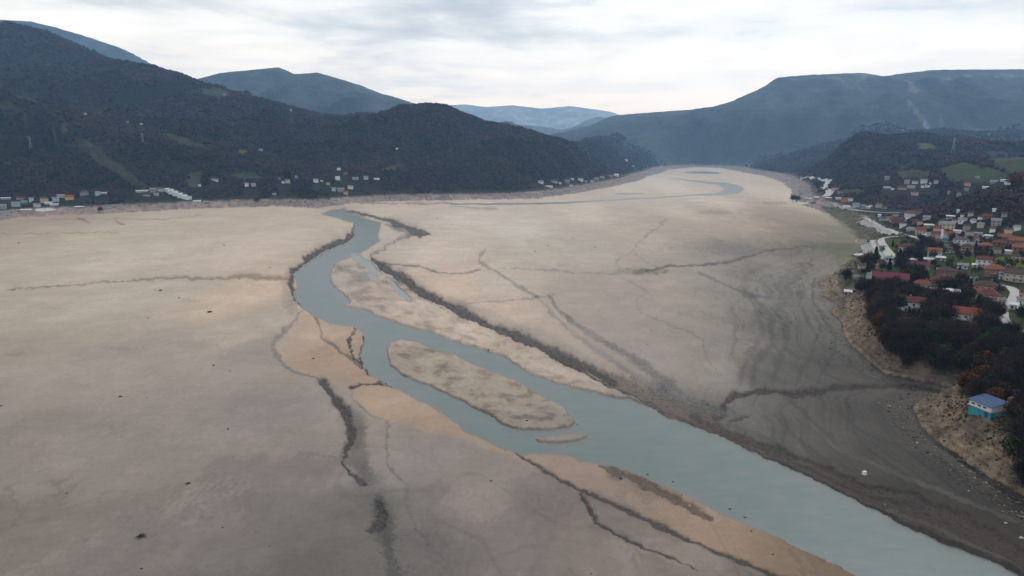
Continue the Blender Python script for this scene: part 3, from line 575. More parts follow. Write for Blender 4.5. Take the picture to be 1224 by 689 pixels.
# --- land colours
ld = ~bed
wood = np.array([0.026, 0.020, 0.022]); woodg = np.array([0.022, 0.026, 0.017])
f = np.clip(0.5+1.2*fbm(X[ld]/160, Yg[ld]/160, 3, 15), 0, 1)[:, None]
lc = wood*(1-f)+woodg*f
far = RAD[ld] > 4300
mt = np.array([0.072, 0.078, 0.082])  # far slopes lightened in the colour, making up for thin haze
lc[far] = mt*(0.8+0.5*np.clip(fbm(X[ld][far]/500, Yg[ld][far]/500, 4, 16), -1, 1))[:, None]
# the farthest ranges get a paler colour that paints in distance haze
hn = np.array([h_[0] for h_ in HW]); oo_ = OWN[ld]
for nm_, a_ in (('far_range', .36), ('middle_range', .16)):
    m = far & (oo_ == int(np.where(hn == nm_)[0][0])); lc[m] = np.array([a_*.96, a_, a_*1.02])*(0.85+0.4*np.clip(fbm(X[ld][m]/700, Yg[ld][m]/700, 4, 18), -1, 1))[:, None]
# the drawn-down bank: tan soil in level bands, a grass hem above it
q = SD[ld]/BW[ld]
zb = Z[ld]
lev = fbm(zb/0.8, X[ld]/300+Yg[ld]/300, 3, 17)
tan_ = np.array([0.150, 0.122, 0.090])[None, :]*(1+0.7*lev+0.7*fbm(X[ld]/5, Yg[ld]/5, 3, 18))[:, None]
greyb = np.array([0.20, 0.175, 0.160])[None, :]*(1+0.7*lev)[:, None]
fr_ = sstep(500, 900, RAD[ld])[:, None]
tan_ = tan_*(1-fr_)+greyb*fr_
rightnear = (X[ld] > 60) & (RAD[ld] < 900)
qq = q + 0.18*fbm(X[ld]/18, Yg[ld]/18, 3, 19)
a = (1-sstep(0.80, 0.95, qq))[:, None]
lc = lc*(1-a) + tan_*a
hem = (np.exp(-((qq-1.0)/0.14)**2)*0.75*(0.6+0.5*fbm(X[ld]/25, Yg[ld]/25, 2, 20)))[:, None]
lc = lc*(1-hem) + np.array([0.085, 0.088, 0.045])*hem
vil = (X[ld] > 120) & (RAD[ld] < 1000) & (q > 1.0) & (OWN[ld] < 0)
gv = np.clip(0.6+1.3*fbm(X[ld]/30, Yg[ld]/30, 3, 21), 0, 1)[:, None]*vil[:, None]*0.8
lc = lc*(1-gv) + np.array([0.046, 0.060, 0.020])*gv
# rock faces on the big mountain
u_, v2 = AU[ld], AV[ld]
pl_ = far & (oo_ == int(np.where(hn == 'plateau')[0][0])); tq = HT[ld]; rkm = pl_*sstep(.02, .10, tq)*(1-sstep(.26, .42, tq))*sstep(.12, .34, ridged(X[ld]/330+.3*fbm(X[ld]/200, Yg[ld]/200, 3, 8), Yg[ld]/900, 5, 801)-.5)*sstep(1500, 2600, X[ld])
lc = lc*(1-.38*rkm[:, None]) + np.array([.26, .255, .25])*.38*rkm[:, None]
for pts, st in (([(1086, 122), (1093, 130), (1103, 143), (1108, 150)], 0.35), ([(1106, 150), (1110, 157)], 1.0), ([(1124, 142), (1127, 152)], 0.25), ([(1080, 157), (1090, 158)], 0.5)):
    P = np.array(pts, float); m = far & (u_ > P[:, 0].min()-12) & (u_ < P[:, 0].max()+12) & (v2 > P[:, 1].min()-12) & (v2 < P[:, 1].max()+12)
    m = np.where(m)[0]; d, _ = seg_dist(u_[m], v2[m], P)
    a = st*(1-sstep(0.5, 3.5, d + 2.6*fbm(u_[m]/4, v2[m]/6, 3, 12)))
    lc[m] = lc[m]*(1-a[:, None]) + np.array([0.33, 0.33, 0.33])*a[:, None]
MEAD = np.zeros(len(u_))
for P, cl_, st in MEADOWS:
    PP = np.array(P, float); m = (u_ > PP[:, 0].min()-8) & (u_ < PP[:, 0].max()+8) & (v2 > PP[:, 1].min()-8) & (v2 < PP[:, 1].max()+8) & (Yg[ld] > 0)
    m = np.where(m)[0]
    if not len(m): continue
    s = sdist(u_[m]+2.4*fbm(u_[m]/7, v2[m]/4, 3, 13), v2[m]+1.2*fbm(u_[m]/7+4, v2[m]/4, 3, 14), P)
    a = st*(1-sstep(-1.0, 1.0, s)); lc[m] = lc[m]*(1-a[:, None]) + np.array(cl_)*a[:, None]
    MEAD[m] = np.maximum(MEAD[m], a)
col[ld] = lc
# green tongue on the bed edge by the village
for P, cl_, st in MEADOWS[-2:]:
    m = np.where(bed & (U > 960) & (U < 1080) & (V > 240) & (V < 330))[0]
    s = sdist(WU[m]+3*fbm(WU[m]/9, WV[m]/4, 3, 13), WV[m], P)
    a = st*(1-sstep(-3, 3, s))*np.clip(0.7+0.9*fbm(WU[m]/8, WV[m]/3, 3, 33), 0, 1); col[m] = col[m]*(1-a[:, None])+np.array(cl_)*a[:, None]
VERT = np.stack([X, Yg, Z], 1)
idx = np.arange(nr*ncol).reshape(nr, ncol)
A_ = idx[:-1, :]; B_ = idx[1:, :]
quads = np.stack([A_, np.roll(A_, -1, 1), np.roll(B_, -1, 1), B_], -1).reshape(-1, 4)
quads = quads[:, ::-1]
fown = OWN[quads[:, 0]]; fsd = SD[quads[:, 0]]
cls = np.where(fown >= 0, fown+2, np.where(fsd < BW[quads[:, 0]]*0.02, 0, 1))
def sub(mask, name, mat, zoff=None):
    q_ = quads[mask]; u, inv = np.unique(q_, return_inverse=True)
    vv = VERT[u].copy()
    if zoff is not None: vv[:, 2] = zoff
    return np_mesh(name, vv, inv.reshape(-1, 4), mat, col=col[u])
def structure(o): o['kind'] = 'structure'; return o
structure(sub(cls == 0, 'lake_bed', M_BED)); structure(sub(cls == 1, 'ground', M_LAND))
NAMES = {'near_hill': 'hill', 'left_mountain': 'mountain', 'round_hill': 'hill', 'end_hill': 'hill', 'blue_peak': 'mountain', 'cloud_peak': 'mountain', 'plateau': 'mountain', 'far_range': 'mountain',
         'middle_range': 'mountain', 'right_hill': 'hill', 'back_hill': 'hill', 'meadow_slope': 'hill', 'wooded_knoll': 'hill'}
for k, h_ in enumerate(HW):
    m = cls == k+2
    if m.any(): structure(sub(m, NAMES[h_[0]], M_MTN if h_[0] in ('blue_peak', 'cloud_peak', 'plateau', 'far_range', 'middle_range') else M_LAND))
# centre hole of the polar sheet
n_ = ncol; hv = np.concatenate([VERT[:n_], [[0, 0, 0]]]); hf = np.stack([np.arange(n_), np.full(n_, n_), np.roll(np.arange(n_), -1)], 1)
structure(np_mesh('lake_bed', hv, hf, M_BED, col=np.tile([0.18, 0.16, 0.15], (n_+1, 1))))
# water surface: the carved cells
zf = Z[quads]; wq = (RSD[quads].min(1) < 2.2) & (fsd < 0) & (Yg[quads[:, 0]] > 20)
wcol = np.zeros((len(X), 3)); wcol[:] = (0.100, 0.136, 0.126)
sh = sstep(-12, -0.5, RSD + 7*fbm(WU/18, WV/7, 3, 610))*(0.75+0.6*fbm(WU/30, WV/12, 2, 611)); sh = np.clip(sh, 0, 1); wcol = wcol*(1-0.7*sh[:, None]) + np.array([0.140, 0.132, 0.118])*0.7*sh[:, None]
m = RSD < 0
blu = np.zeros(len(X)); blu[m] = np.clip(fbm(WU[m]/40, WV[m]/9, 3, 600)*0.8+0.15, 0, 0.5); wcol = wcol*(1-blu[:, None]) + np.array([0.150, 0.158, 0.165])*blu[:, None]
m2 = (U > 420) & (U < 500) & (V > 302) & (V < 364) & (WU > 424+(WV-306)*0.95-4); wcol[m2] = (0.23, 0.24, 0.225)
sv = col; col = wcol
wo_ = structure(sub(wq, 'river', M_WATER, -0.75)); col = sv
print('ground', len(VERT), len(quads))

# ------------------------------------------------------------------ roads, ramps and greens draped on the ground
M_ROAD = plain('worn_pale_asphalt', (0.36, 0.355, 0.33), 0.85, 0.12, 0.6, 0.15)
M_GREYROAD = plain('grey_asphalt', (0.22, 0.22, 0.21), 0.85, 0.15, 0.5, 0.15)
M_CONC = plain('concrete', (0.27, 0.265, 0.25), 0.85, 0.15, 0.5, 0.15)
M_CONCL = plain('pale_concrete', (0.42, 0.41, 0.38), 0.8, 0.1, 0.5, 0.2)
def catmull(P, n=8):
    P = np.array(P, float); Q = np.vstack([2*P[0]-P[1], P, 2*P[-1]-P[-2]]); out = []
    for i in range(1, len(Q)-2):
        for k in range(n):
            t = k/n; a, b, c, d = Q[i-1], Q[i], Q[i+1], Q[i+2]
            out.append(0.5*((2*b)+(-a+c)*t+(2*a-5*b+4*c-d)*t*t+(-a+3*b-3*c+d)*t**3))
    out.append(P[-1]); return np.array(out)
ROADPTS = []
def road(name, pts, width, mat, off=0.22):
    W = np.array([hit(*p)[:2] for p in pts]); W = catmull(W, 10); n = len(W)
    T_ = np.gradient(W, axis=0); T_ /= np.linalg.norm(T_, axis=1)[:, None]; Nn = np.stack([-T_[:, 1], T_[:, 0]], 1)
    wv_ = np.interp(np.linspace(0, 1, n), np.linspace(0, 1, len(width)), width) if hasattr(width, '__len__') else np.full(n, width)
    V_ = []; m = 5
    for k in range(m):
        s = (k/(m-1)-0.5); V_.append(W + Nn*(wv_*s)[:, None])
    V_ = np.stack(V_, 1).reshape(-1, 2); z = terrain(V_[:, 0], V_[:, 1]); zc_ = terrain(W[:, 0], W[:, 1]).repeat(m)
    z = np.maximum(z, zc_-0.3) + off
    F_ = [(i*m+k, (i+1)*m+k, (i+1)*m+k+1, i*m+k+1) for i in range(n-1) for k in range(m-1)]
    ROADPTS.append((W, wv_)); 
    return structure(np_mesh(name, np.column_stack([V_, z]), F_[::1] if True else F_, mat))
def drape(name, pts, mat, off=0.25, cuts=5):
    bm = bmesh.new(); Wp = [hit(*p) for p in pts]
    f = bm.faces.new([bm.verts.new((p[0], p[1], 0)) for p in Wp]); bmesh.ops.triangulate(bm, faces=bm.faces[:])
    for _ in range(cuts):
        e = [e for e in bm.edges if e.calc_length() > 6]
        if not e: break
        bmesh.ops.subdivide_edges(bm, edges=e, cuts=1, use_grid_fill=True); bmesh.ops.triangulate(bm, faces=bm.faces[:])
    xy = np.array([v_.co[:2] for v_ in bm.verts]); z = terrain(xy[:, 0], xy[:, 1])
    for v_, zz in zip(bm.verts, z): v_.co.z = zz+off
    bmesh.ops.recalc_face_normals(bm, faces=bm.faces[:])
    me = bpy.data.meshes.new(name); bm.to_mesh(me); bm.free(); me.materials.append(mat)
    o = bpy.data.objects.new(name, me); C.objects.link(o); c_ = np.mean([p[:2] for p in Wp], 0); ROADPTS.append((np.array([[*c_], [c_[0]+1, c_[1]]]), np.array([14., 14.]))); return structure(o)
road('road', [(1190, 339), (1200, 342), (1209, 345), (1214, 350), (1213, 356), (1209, 361), (1203, 366), (1199, 373), (1200, 381), (1206, 388), (1213, 393), (1222, 397), (1240, 402)], [4, 5, 6, 6.5, 6.5, 6, 5.5, 5, 4.5, 4.5, 4.5], M_ROAD)
road('road', [(1029, 261), (1040, 265), (1054, 271), (1066, 276), (1074, 279), (1086, 282.5), (1095, 284), (1102, 288), (1109, 292)], [6, 4, 4, 5, 9, 10, 5, 4, 4], M_ROAD)
road('road', [(1086, 283), (1070, 283), (1058, 284.5), (1053, 288), (1056, 294), (1061, 301), (1066, 307), (1068, 312)], [4, 5, 6, 7, 8, 9, 9], M_ROAD, 0.28)
road('road', [(1076, 254.5), (1050, 254), (1020, 251.5), (1005, 247), (996, 243)], 9, M_GREYROAD)
road('road', [(961, 212.5), (970, 213.5), (985, 216.5), (990, 219), (985, 223), (991, 228), (991, 232), (984, 236)], 16, M_ROAD, 0.8)
drape('embankment', [(1023, 266), (1034, 262.5), (1048, 268), (1071, 278), (1063, 282), (1048, 276), (1034, 270)], M_CONC, 0.3)
drape('embankment', [(1028.5, 294), (1046, 287), (1051, 292), (1060, 305), (1064, 312), (1049, 311), (1040, 305), (1034, 303)], M_CONC, 0.2)
drape('pavement', [(1040, 288), (1044, 287.5), (1047, 294), (1053, 301), (1047, 302), (1043, 296)], M_CONCL, 0.5)
drape('pavement', [(1020, 304), (1036, 302.5), (1046, 302), (1045, 304), (1034, 305), (1021, 306)], M_CONCL, 0.5)
drape('pavement', [(1181, 400), (1200, 394.5), (1221, 399), (1224, 402), (1205, 403), (1184, 404)], M_ROAD, 0.3)
drape('pavement', [(946, 241.5), (966, 242.5), (966, 244.5), (950, 243.8)], M_CONCL, 0.6); drape('pavement', [(41, 251.5), (52, 249.5), (64, 250), (68, 252), (56, 253.3), (44, 253.3)], M_CONCL, 0.6)
drape('pavement', [(1006, 331), (1030, 329.5), (1034, 333), (1008, 335)], plain('court_green', (0.075, 0.095, 0.085), 0.9, 0.15, 0.5), 0.3)

# ------------------------------------------------------------------ houses
WALLS = {'white': (0.66, 0.67, 0.68), 'cream': (0.48, 0.42, 0.31), 'beige': (0.42, 0.37, 0.30), 'grey': (0.27, 0.27, 0.28), 'orange': (0.42, 0.19, 0.10), 'pink': (0.50, 0.34, 0.31), 'pale blue': (0.36, 0.44, 0.50), 'brick': (0.22, 0.12, 0.09), 'tan': (0.55, 0.36, 0.20), 'cyan': (0.20, 0.42, 0.46)}
ROOFS = {'orange': (0.20, 0.070, 0.040), 'red': (0.18, 0.048, 0.034), 'dark red': (0.11, 0.032, 0.034), 'crimson': (0.125, 0.026, 0.045), 'brown': (0.065, 0.042, 0.036), 'white': (0.50, 0.52, 0.54), 'grey': (0.20, 0.205, 0.22), 'blue': (0.055, 0.095, 0.18), 'purple': (0.10, 0.07, 0.10)}
WM = {k: plain(k.replace(' ', '_')+'_render', c_, 0.85, 0.10, 0.8, 0.2) for k, c_ in WALLS.items()}
def tile_mat(k, c_):
    m, t, b = newmat(k.replace(' ', '_')+'_roof_covering'); P0 = objc(t)
    wv_ = t.nodes.new('ShaderNodeTexWave'); wv_.wave_type = 'BANDS'; wv_.bands_direction = 'X'; wv_.inputs['Scale'].default_value = 2.2; wv_.inputs['Distortion'].default_value = 0.6
    t.links.new(P0, wv_.inputs['Vector']); f = noisen(t, P0, 1.3, 5, 0.65)
    k1 = ramp(t, f, [(0.25, tuple(x*0.6 for x in c_)), (0.75, tuple(min(1, x*1.3) for x in c_))])
    k2 = ramp(t, wv_.outputs['Fac'], [(0.0, (0.72,)*3), (0.6, (1.05,)*3)])
    t.links.new(mixc(t, 1, k1, k2, 'MULTIPLY'), b.inputs['Base Color']); b.inputs['Roughness'].default_value = 0.8; b.inputs['Specular IOR Level'].default_value = 0.15
    return m
RM = {k: tile_mat(k, c_) for k, c_ in ROOFS.items()}
M_GLASS, t, b = newmat('window_glass'); b.inputs['Base Color'].default_value = (0.02, 0.025, 0.03, 1); b.inputs['Roughness'].default_value = 0.15
M_FRAME = plain('window_frame_paint', (0.6, 0.6, 0.58), 0.6, 0.05); M_DOOR = plain('dark_door_wood', (0.08, 0.05, 0.035), 0.6)
HSITES = []
SITE = {
 'far shore hamlet': 'in the far right-shore hamlet', 'promenade': 'behind the grey shore promenade', 'meadow row': 'in the row under the hillside meadow',
 'upper village': 'in the upper village behind the minaret', 'minaret': 'near the white minaret', 'right edge': 'among orange roofs at right edge', 'ramp': 'beside the concrete ramp',
 'middle village': 'among mid-village trees', 'road': 'beside the winding pale road', 'lower village': 'at the lower village edge', 'left village': 'in the far-left shore village',
 'left road': 'under the long green clearing', 'river hamlet': 'in the hamlet above the river bend', 'spit': 'in the row under round hill', 'hillside': 'high on the dark left hillside'}
# site, px, py of the base, width px, roof, wall, storeys, kind, yaw
T = [
 ('far shore hamlet', 958.8, 214.5, 4, 'grey', 'white', 2, 'g', 0.2), ('far shore hamlet', 963, 231, 5.5, 'grey', 'pale blue', 2, 'g', -.2), ('far shore hamlet', 966, 239, 8, 'white', 'beige', 1, 's', 0), ('far shore hamlet', 975.5, 240, 6, 'white', 'grey', 2, 'g', .3),
 ('far shore hamlet', 983, 240, 6, 'grey', 'pink', 3, 'g', 0), ('far shore hamlet', 990, 238.6, 8, 'white', 'grey', 1, 's', .1), ('far shore hamlet', 1002.5, 239, 8, 'white', 'pink', 1, 's', 0), ('far shore hamlet', 1009, 242, 7, 'orange', 'orange', 2, 'g', -.3), ('far shore hamlet', 998, 228, 9, 'dark red', 'pink', 2, 'h', 0), ('far shore hamlet', 948, 236, 5, 'grey', 'beige', 2, 'g', .4),
 ('far shore hamlet', 972, 245, 6, 'brown', 'beige', 1, 'g', 0), ('far shore hamlet', 957, 234, 4, 'grey', 'grey', 2, 'g', 0), ('far shore hamlet', 1016, 241, 6, 'brown', 'white', 2, 'g', 0.3), ('far shore hamlet', 1004, 232, 5, 'brown', 'grey', 2, 'g', .5),
 ('promenade', 1023, 249, 8, 'grey', 'pale blue', 2, 'g', .1), ('promenade', 1032, 250, 6, 'grey', 'grey', 2, 'g', -.2), ('promenade', 1037, 249.5, 7, 'white', 'white', 1, 's', 0), ('promenade', 1040.5, 247.5, 4, 'brown', 'white', 3, 'g', 0), ('promenade', 1050.5, 248.5, 8, 'red', 'beige', 2, 'h', .2),
 ('promenade', 1012, 249, 9, 'white', 'white', 1, 's', .2), ('promenade', 1057, 250, 7, 'brown', 'grey', 1, 'g', 0),
 ('meadow row', 1060, 226, 8, 'white', 'grey', 1, 's', 0), ('meadow row', 1066.7, 227.5, 4, 'brown', 'white', 2, 'g', 0), ('meadow row', 1078, 227, 10, 'dark red', 'pink', 1, 'g', .1), ('meadow row', 1089, 225.5, 9, 'grey', 'beige', 1, 'g', 0), ('meadow row', 1093.5, 220, 7, 'grey', 'white', 1, 'g', 0), ('meadow row', 1104, 219.5, 8, 'grey', 'white', 2, 'g', 0),
 ('meadow row', 1108.5, 224.5, 5, 'brown', 'white', 3, 'g', .3), ('meadow row', 1102.5, 225, 4, 'grey', 'white', 2, 'g', 0), ('meadow row', 1114.5, 218.5, 7, 'white', 'white', 1, 's', 0), ('meadow row', 1093, 234, 8, 'brown', 'pink', 2, 'g', .2), ('meadow row', 1060, 215.5, 6, 'grey', 'grey', 2, 'g', 0), ('meadow row', 1118.5, 223, 5, 'brown', 'pale blue', 2, 'g', 0), ('meadow row', 1084, 220, 6, 'grey', 'beige', 2, 'g', 0.1),
 ('meadow row', 1156, 223, 8, 'red', 'pink', 2, 'h', 0), ('meadow row', 1155, 229, 5, 'grey', 'grey', 2, 'g', 0), ('meadow row', 1177.7, 225.5, 7, 'white', 'white', 1, 's', 0), ('meadow row', 1200.5, 217.5, 9, 'white', 'white', 1, 's', 0), ('meadow row', 1203.5, 221, 6, 'brown', 'white', 2, 'g', .2), ('meadow row', 1188, 219.5, 9, 'grey', 'grey', 1, 'g', 0), ('meadow row', 1219, 217, 8, 'grey', 'grey', 1, 'g', 0),
 ('upper village', 1051, 260, 4, 'white', 'white', 1, 'g', 0), ('upper village', 1056, 264, 8, 'blue', 'pale blue', 1, 'g', .2), ('upper village', 1063.5, 263.5, 8, 'orange', 'cream', 1, 'g', 0), ('upper village', 1073, 269, 14, 'brown', 'brick', 2, 'g', -.1), ('upper village', 1068, 266, 8, 'red', 'pink', 1, 'g', .2), ('upper village', 1087, 263, 11, 'red', 'white', 3, 'g', .1), ('upper village', 1083, 265, 7, 'white', 'white', 1, 's', .2),
 ('upper village', 1089.5, 276.5, 11, 'grey', 'pale blue', 1, 'g', 0), ('upper village', 1100, 281, 11, 'red', 'pink', 2, 'g', .1), ('upper village', 1099.5, 269, 6, 'brown', 'pink', 2, 'g', 0), ('upper village', 1109, 283, 5, 'grey', 'white', 2, 'g', .3), ('upper village', 1103.5, 284.5, 6, 'white', 'cyan', 1, 's', 0), ('upper village', 1111, 272.5, 12, 'white', 'beige', 1, 's', .1), ('upper village', 1120, 278.5, 8, 'red', 'pink', 2, 'g', .2),
 ('upper village', 1133, 274.5, 14, 'grey', 'cream', 2, 'g', 0), ('upper village', 1136, 261.8, 9, 'white', 'grey', 1, 's', 0), ('upper village', 1150, 270, 9, 'grey', 'white', 1, 'g', 0), ('upper village', 1144, 279.5, 8, 'white', 'white', 1, 's', 0), ('upper village', 1150, 260, 4, 'brown', 'white', 2, 'g', 0), ('upper village', 1158, 283, 8, 'brown', 'cream', 2, 'g', .2), ('upper village', 1160, 259, 6, 'brown', 'beige', 2, 'g', 0), ('upper village', 1180, 262, 10, 'dark red', 'brick', 1, 'g', 0),
 ('upper village', 1168.5, 282.5, 9, 'grey', 'grey', 1, 's', 0), ('upper village', 1190, 270.5, 10, 'grey', 'grey', 2, 'g', .1), ('upper village', 1145, 254.5, 3, 'white', 'white', 1, 'g', 0), ('upper village', 1188, 253.5, 3.5, 'white', 'white', 1, 'g', 0), ('upper village', 1096, 258, 8, 'brown', 'grey', 2, 'g', .2), ('upper village', 1108, 263, 8, 'grey', 'beige', 1, 'g', -.2),
 ('upper village', 1126, 269, 7, 'brown', 'beige', 2, 'g', .1), ('upper village', 1141, 267, 6, 'red', 'white', 1, 'g', .2), ('upper village', 1155, 276, 8, 'brown', 'grey', 2, 'h', 0), ('upper village', 1172, 273, 7, 'grey', 'beige', 2, 'g', -.2), ('upper village', 1128, 281, 6, 'orange', 'beige', 1, 'g', 0), ('upper village', 1070, 260.5, 6, 'grey', 'grey', 1, 'g', .2), ('upper village', 1079, 272, 7, 'brown', 'white', 2, 'g', .1),
 ('upper village', 1166, 289, 7, 'red', 'beige', 2, 'h', .2), ('upper village', 1172, 263, 6, 'brown', 'white', 1, 'g', 0), ('upper village', 1205, 280, 8, 'brown', 'cream', 2, 'g', .1), ('upper village', 1186, 278, 6, 'orange', 'white', 2, 'g', 0), ('upper village', 1215, 276, 7, 'grey', 'white', 2, 'g', .2), ('upper village', 1200, 260, 6, 'brown', 'grey', 2, 'g', 0), ('upper village', 1163, 267, 5, 'grey', 'white', 1, 'g', .3), ('upper village', 1093, 268, 6, 'brown', 'brick', 2, 'g', 0), ('meadow row', 1135, 232, 5, 'grey', 'beige', 2, 'g', 0), ('meadow row', 1146, 235, 5, 'brown', 'grey', 2, 'g', .2), ('meadow row', 1168, 214, 5, 'grey', 'grey', 1, 'g', 0),
 ('minaret', 1119, 286.5, 11, 'dark red', 'beige', 2, 'g', 0), ('minaret', 1137, 286, 10, 'orange', 'pink', 2, 'h', .2), ('minaret', 1118, 292.5, 12, 'dark red', 'brick', 1, 'g', 0), ('minaret', 1148, 294, 17, 'purple', 'white', 2, 'h', .05), ('minaret', 1144.5, 288, 4, 'white', 'white', 2, 'g', 0), ('minaret', 1155.5, 303, 13, 'brown', 'cream', 2, 'h', 0), ('minaret', 1135, 303, 9, 'brown', 'cream', 1, 'g', 0), ('minaret', 1163, 296, 9, 'grey', 'white', 1, 'g', .2), ('minaret', 1133, 297, 8, 'brown', 'grey', 2, 'g', .3),
 ('right edge', 1180.5, 285.5, 9, 'white', 'white', 1, 's', -.4), ('right edge', 1200, 290.5, 15, 'orange', 'brick', 2, 'g', 0), ('right edge', 1216, 295, 19, 'orange', 'brick', 2, 'g', 0), ('right edge', 1218, 304, 16, 'orange', 'brick', 2, 'g', .1), ('right edge', 1177, 301, 15, 'orange', 'grey', 2, 'h', .25), ('right edge', 1193, 297.5, 14, 'dark red', 'brick', 2, 'h', 0), ('right edge', 1185, 290, 5, 'grey', 'grey', 2, 'g', 0), ('right edge', 1191, 303.5, 8, 'brown', 'beige', 2, 'g', .4), ('right edge', 1205, 304.5, 7, 'white', 'beige', 1, 's', .1), ('right edge', 1214, 311, 9, 'brown', 'pink', 1, 'g', 0),
 ('ramp', 1083, 303.5, 18, 'dark red', 'white', 2, 'h', 0), ('ramp', 1062, 316.5, 11, 'grey', 'white', 2, 'h', .1), ('ramp', 1053, 318.5, 9, 'dark red', 'brick', 2, 'h', 0), ('ramp', 1048.5, 321.5, 5, 'grey', 'pink', 1, 'g', 0), ('ramp', 1030, 322, 8, 'brown', 'beige', 1, 'g', .2), ('ramp', 1039, 333.5, 7, 'grey', 'white', 1, 'g', .2), ('ramp', 1090, 315, 10, 'white', 'grey', 1, 's', 0),
 ('middle village', 1116.5, 308, 15, 'orange', 'white', 2, 'g', .05), ('middle village', 1110, 314.5, 11, 'white', 'cream', 1, 's', 0), ('middle village', 1124, 312.5, 10, 'white', 'grey', 1, 's', .1), ('middle village', 1099, 323, 20, 'crimson', 'pink', 1, 'g', .05), ('middle village', 1124, 327.5, 9, 'white', 'beige', 1, 's', 0), ('middle village', 1130, 333.5, 20, 'brown', 'brick', 2, 'h', .1), ('middle village', 1126, 341.5, 26, 'dark red', 'grey', 1, 'h', 0), ('middle village', 1150, 322, 11, 'grey', 'pale blue', 1, 'g', .1),
 ('middle village', 1175, 319.5, 16, 'dark red', 'white', 2, 'g', .1), ('middle village', 1187, 331.5, 21, 'orange', 'brick', 2, 'h', .08), ('middle village', 1164, 340.5, 9, 'grey', 'pink', 2, 'g', 0), ('middle village', 1198.5, 334.5, 9, 'grey', 'pale blue', 2, 'g', .1), ('middle village', 1217, 338, 28, 'brown', 'cream', 2, 'g', -.1), ('middle village', 1145, 330.5, 7, 'brown', 'orange', 1, 'g', 0), ('middle village', 1165, 321, 6, 'white', 'white', 1, 's', 0),
 ('lower village', 1063, 343, 40, 'crimson', 'orange', 2, 'g', .02), ('lower village', 1101.5, 350, 18, 'red', 'grey', 2, 'h', .1), ('lower village', 1118.6, 354, 23, 'white', 'pale blue', 1, 's', 0.03), ('lower village', 1139, 354, 15, 'white', 'grey', 1, 's', 0), ('lower village', 1091, 373.5, 24, 'dark red', 'white', 2, 'g', .03), ('lower village', 1013.5, 354, 9, 'white', 'grey', 1, 's', 0), ('lower village', 1072.6, 376.5, 10, 'white', 'beige', 1, 's', .1),
 ('road', 1177, 352.5, 25, 'brown', 'orange', 2, 'h', .03), ('road', 1179, 364.5, 25, 'dark red', 'cream', 2, 'h', .03), ('road', 1153, 388.5, 29, 'red', 'white', 2, 'g', .02), ('road', 1173, 381.5, 12, 'orange', 'cream', 1, 'g', 0), ('road', 1195, 365, 9, 'grey', 'grey', 1, 'g', .3), ('road', 1222, 364.5, 12, 'grey', 'white', 1, 'g', .1), ('road', 1212, 370.5, 9, 'white', 'cream', 1, 's', 0), ('road', 1222, 376, 12, 'white', 'pale blue', 1, 'g', 0), ('road', 1223, 356.5, 9, 'orange', 'pink', 2, 'g', 0),
 ('left village', 37.7, 241, 5.5, 'grey', 'white', 3, 'g', 0), ('left village', 19, 247.5, 9, 'grey', 'pale blue', 2, 'g', .2), ('left village', 7, 239, 11, 'white', 'grey', 1, 's', 0), ('left village', 25, 238.5, 10, 'dark red', 'pink', 1, 'g', 0), ('left village', 53, 242.5, 8, 'brown', 'beige', 3, 'g', .3), ('left village', 58, 244.3, 9, 'white', 'white', 1, 's', 0), ('left village', 44.5, 247.3, 8, 'grey', 'white', 1, 'g', 0), ('left village', 65, 246.5, 10, 'white', 'pale blue', 1, 's', 0),
 ('left village', 67, 241.5, 8, 'grey', 'pale blue', 2, 'g', 0), ('left village', 73, 236.5, 9, 'grey', 'cream', 1, 'g', 0), ('left village', 83, 239.5, 10, 'orange', 'tan', 2, 'g', .1), ('left village', 101, 234, 10, 'purple', 'grey', 2, 'h', 0), ('left village', 117, 234, 6, 'grey', 'pale blue', 2, 'g', .2), ('left village', 124, 232.5, 8, 'white', 'grey', 1, 's', 0), ('left village', 94.5, 249.5, 11, 'white', 'grey', 1, 's', .1), ('left village', 6, 257, 9, 'grey', 'pale blue', 1, 'g', 0), ('left village', 3, 250.5, 9, 'grey', 'grey', 2, 'g', .2), ('left village', 31, 253.3, 13, 'white', 'beige', 1, 's', 0), ('left village', 29, 243.5, 7, 'grey', 'cyan', 1, 'g', .2),
 ('left road', 170, 230, 15, 'white', 'cream', 1, 's', .05), ('left road', 175, 235, 9, 'brown', 'beige', 1, 'g', 0), ('left road', 183, 230, 8, 'grey', 'grey', 2, 'g', 0), ('left road', 191.5, 229.5, 7, 'purple', 'pale blue', 2, 'g', .2), ('left road', 187, 234, 6, 'grey', 'pale blue', 1, 'g', 0), ('left road', 235.5, 242, 9, 'white', 'white', 1, 's', -.2), ('left road', 238.5, 223, 4, 'brown', 'white', 2, 'g', 0), ('left road', 257, 217, 8, 'grey', 'white', 1, 'g', 0),
 ('river hamlet', 295, 223, 5, 'grey', 'white', 2, 'g', 0), ('river hamlet', 303, 223.5, 5.5, 'grey', 'beige', 2, 'g', .2), ('river hamlet', 338.5, 219.5, 3.5, 'grey', 'white', 2, 'g', 0), ('river hamlet', 344, 219.5, 6, 'grey', 'cream', 2, 'g', 0), ('river hamlet', 334, 214.5, 3, 'brown', 'grey', 2, 'g', 0), ('river hamlet', 377.5, 218.5, 6, 'grey', 'white', 2, 'g', .1), ('river hamlet', 384.5, 217.5, 3, 'brown', 'white', 2, 'g', 0), ('river hamlet', 392, 221.5, 5, 'brown', 'beige', 2, 'g', 0),
